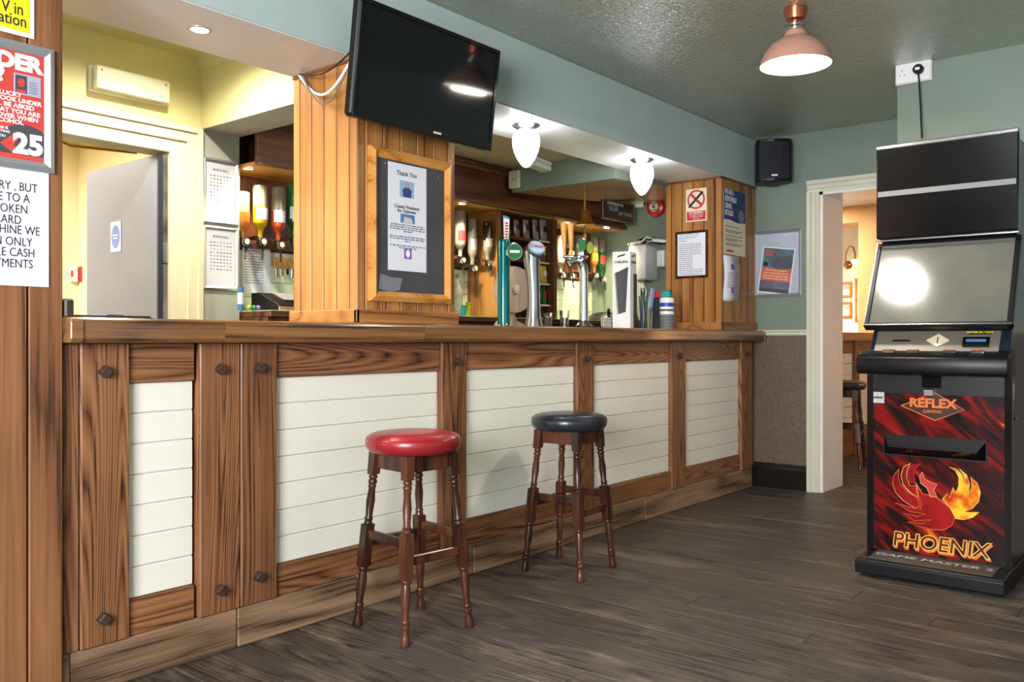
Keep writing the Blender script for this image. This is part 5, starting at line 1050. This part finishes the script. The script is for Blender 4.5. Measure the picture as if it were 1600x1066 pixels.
# white boxed tap
c = at(976, YT2); k_ = px_m(976, YT2); ht = oy(972, 394, YT2).z - ZK; w_, d_ = 29 * k_, .12
wb = T('white_boxed_tap', 'tall white rectangular beer tap with dark recess in its front', 'beer tap', c, (0, 0, math.radians(-78)))
hw_ = w_ / 2
op = [(-hw_ * .78, ht * .72), (hw_ * .78, ht * .80), (hw_ * .55, ht * .33), (hw_ * .5, ht * .22), (-hw_ * .45, ht * .19), (-hw_ * .52, ht * .3)]
fo = [(-hw_, 0), (hw_, 0), (hw_, ht), (-hw_, ht)]
MB().box(-hw_, hw_, -d_ / 2 + .03, d_ / 2, 0, ht).build('tap_case', WHITE, wb, bevel=.004)
oo = [(-hw_, .0), (hw_, .0), (hw_, ht * .5), (hw_, ht), (-hw_, ht), (-hw_, ht * .5)]
inn_ = [op[4], op[3], op[2], op[1], op[0], op[5]]
vs = [(a, -d_ / 2, b) for a, b in oo] + [(a, -d_ / 2, b) for a, b in inn_] + [(a, -d_ / 2 + .03, b) for a, b in oo] + [(a, -d_ / 2 + .03, b) for a, b in inn_]
fs = []
for i in range(6):
    j = (i + 1) % 6; fs += [(i, j, 6 + j, 6 + i), (i, 12 + i, 12 + j, j), (6 + i, 6 + j, 18 + j, 18 + i)]
MB().add(vs, fs).build('tap_front', WHITE, wb, loc=(0, 0, 0)); MB().ext(op, 'y', -d_ / 2 + .025, -d_ / 2 + .0295).build('dark_recess', CHAR, wb)
MB().box(hw_ - .001, hw_ + .002, -d_ / 2 + .06, d_ / 2, 0, ht * .72).build('dark_side_strip', BLACK, wb)
o = text('CARLING', 5.3 * k_, INK, wb, 0, 0, 0, bold=.0008); o.location = (0, -d_ / 2 - .001, ht * .865); o.rotation_euler = RY
o = flat('slash_mark', INK, wb, [(-.03, -.005), (.02, .006), (.03, .018), (-.02, .006)], 0, .001); o.location = (0, -d_ / 2 - .0003, ht * .935); o.rotation_euler = RY
o = text('CARLING', 5.3 * k_, INK, wb, 0, 0, 0, bold=.0008); o.location = (hw_ + .001, 0, ht * .865); o.rotation_euler = (PI / 2, 0, PI / 2)
o = flat('slash_mark', INK, wb, [(-.03, -.005), (.02, .006), (.03, .018), (-.02, .006)], 0, .001); o.location = (hw_ + .0003, 0, ht * .935); o.rotation_euler = (PI / 2, 0, PI / 2)
# glasses, holder with straws, tin
def glass_ob(label, px_, Y, w_, hpx):
    c = at(px_, Y); k_ = px_m(px_, Y); q = T('pint_glass', label, 'glass', c, (0, 0, 0), 'empty glasses on the counter'); R_ = w_ / 2 * k_; H_ = hpx * k_
    o = MB().lathe([(.001, .0), (R_ * .8, 0), (R_, H_), (R_ * .93, H_), (R_ * .72, .008), (.001, .008)], 24, caps=False).build('glass_wall', CLEAR, q, smooth=True)
glass_ob('small clear glass on the counter beside the silver tap', 856, 2.95, 15, 24); glass_ob('clear glass on the counter left of the chrome font', 882, 2.92, 16, 28)
c = at(948, 3.0); k_ = px_m(948, 3.0); q = T('white_basket', 'white plastic grid basket behind the chrome font', 'basket', c)
for z in (0, 6, 12, 17): MB().box(-16 * k_, 12 * k_, -.004, .0, z * k_, (z + 2) * k_).build('basket_rail', WHITE, q)
for i in range(6): MB().box((-16 + i * 5.2) * k_, (-14 + i * 5.2) * k_, -.0035, .0005, 0, 19 * k_).build('basket_bar', WHITE, q)
MB().box(-16 * k_, 12 * k_, 0, .03, 0, .004).build('basket_floor', WHITE, q); 
c = at(940, 3.02); q = T('black_folded_cloth', 'black machine lid lying behind the white basket', 'lid', Vector((xa(948, 3.95), 3.95, ZB))); MB().lathe([(.16, 0), (.17, .02), (.12, .06), (.05, .075), (.001, .076)], 28).build('lid_dome', BLACK, q, smooth=True); MB().tube([(-.05, -.05, .07), (-.12, -.1, .09), (-.16, -.12, .08)], .012, 8).build('lid_handle', BLACK, q)
c = at(1006, 2.93); k_ = px_m(1006, 2.93); q = T('straw_holder', 'clear beaker filled with slanting striped straws and stirrers', 'straw holder', c)
MB().lathe([(.001, 0), (10 * k_, 0), (13 * k_, 35 * k_), (12.4 * k_, 35 * k_), (9.4 * k_, .006), (.001, .006)], 24, caps=False).build('beaker', CLEAR, q, smooth=True)
rn = random.Random(3)
for i in range(16):
    a = rn.uniform(-5, 6); MB().tube([(a * k_, rn.uniform(-5, 5) * k_, .008), ((a + rn.uniform(-6, 9)) * k_, rn.uniform(-6, 6) * k_, (rn.uniform(45, 68)) * k_)], .0045, 6).build('straw', (GREYPL, CHAR, ALU, SKYB)[i % 4], q)
MB().box(4 * k_, 12 * k_, -.02, -.01, 30 * k_, 68 * k_).xf(Matrix.Rotation(.2, 4, 'Y')).build('blue_leaflet', plain('pale_blue_card', h(150, 176, 226), .5), q)
c = at(1026, 2.9); k_ = px_m(1026, 2.9); q = T('leaning_menus', 'dark and orange cards leaning together beside the label tin', 'cards', c)
for dx, mt, hh_, an in ((-3, INK, 50, .1), (0, REDINK, 60, .06), (3, ORANGE, 44, .14)): MB().box(dx * k_, (dx + 2) * k_, -.03, .03, 0, hh_ * k_).xf(Matrix.Translation((0, 0, .004)) @ Matrix.Rotation(an, 4, 'Y')).build('card', mt, q)
flat_o = MB().lathe([(4 * k_, 0), (4 * k_, .002), (.001, .002)], 20).xf(Matrix.Translation((5 * k_, -.033, 46 * k_)) @ Matrix.Rotation(PI / 2, 4, 'X')).build('round_mark', REDINK, q)
c = at(1042, 2.82); k_ = px_m(1042, 2.82); q = T('labelled_tub', 'grey ribbed tub with white and blue label beside the right pillar', 'tub', c)
pr = []
for i in range(5): pr += [(10.5 * k_, (i * 5) * k_), (11.5 * k_, (i * 5 + 1.2) * k_), (11.5 * k_, (i * 5 + 3) * k_), (10.3 * k_, (i * 5 + 4.2) * k_)]
MB().lathe(pr + [(11 * k_, 24 * k_)], 28).build('ribbed_base', GREYPL, q, smooth=True); MB().lathe([(11.2 * k_, 24 * k_), (11.2 * k_, 48 * k_), (10 * k_, 50 * k_), (.001, 50 * k_)], 28).build('upper_sleeve', WHITE, q, smooth=True)
MB().lathe([(11.35 * k_, 36 * k_), (11.35 * k_, 42 * k_)], 28, caps=False).build('blue_band', plain('blue_band', h(40, 70, 170), .4), q, smooth=True); MB().lathe([(11.35 * k_, 29 * k_), (11.35 * k_, 32 * k_)], 28, caps=False).build('dark_band', CHAR, q, smooth=True)
sg_ = T('teal_sponge', 'teal sponge resting on top of the labelled tub', 'sponge', c + Vector((-.005, 0, 50 * k_ + .0005)), (0, 0, .3)); MB().box(-9 * k_, 8 * k_, -.03, .03, 0, 10 * k_).build('sponge_block', TEALP, sg_, bevel=.006); MB().box(-9 * k_, 8 * k_, -.03, .03, 10 * k_, 12 * k_).build('scouring_pad', GREENP, sg_, bevel=.002)
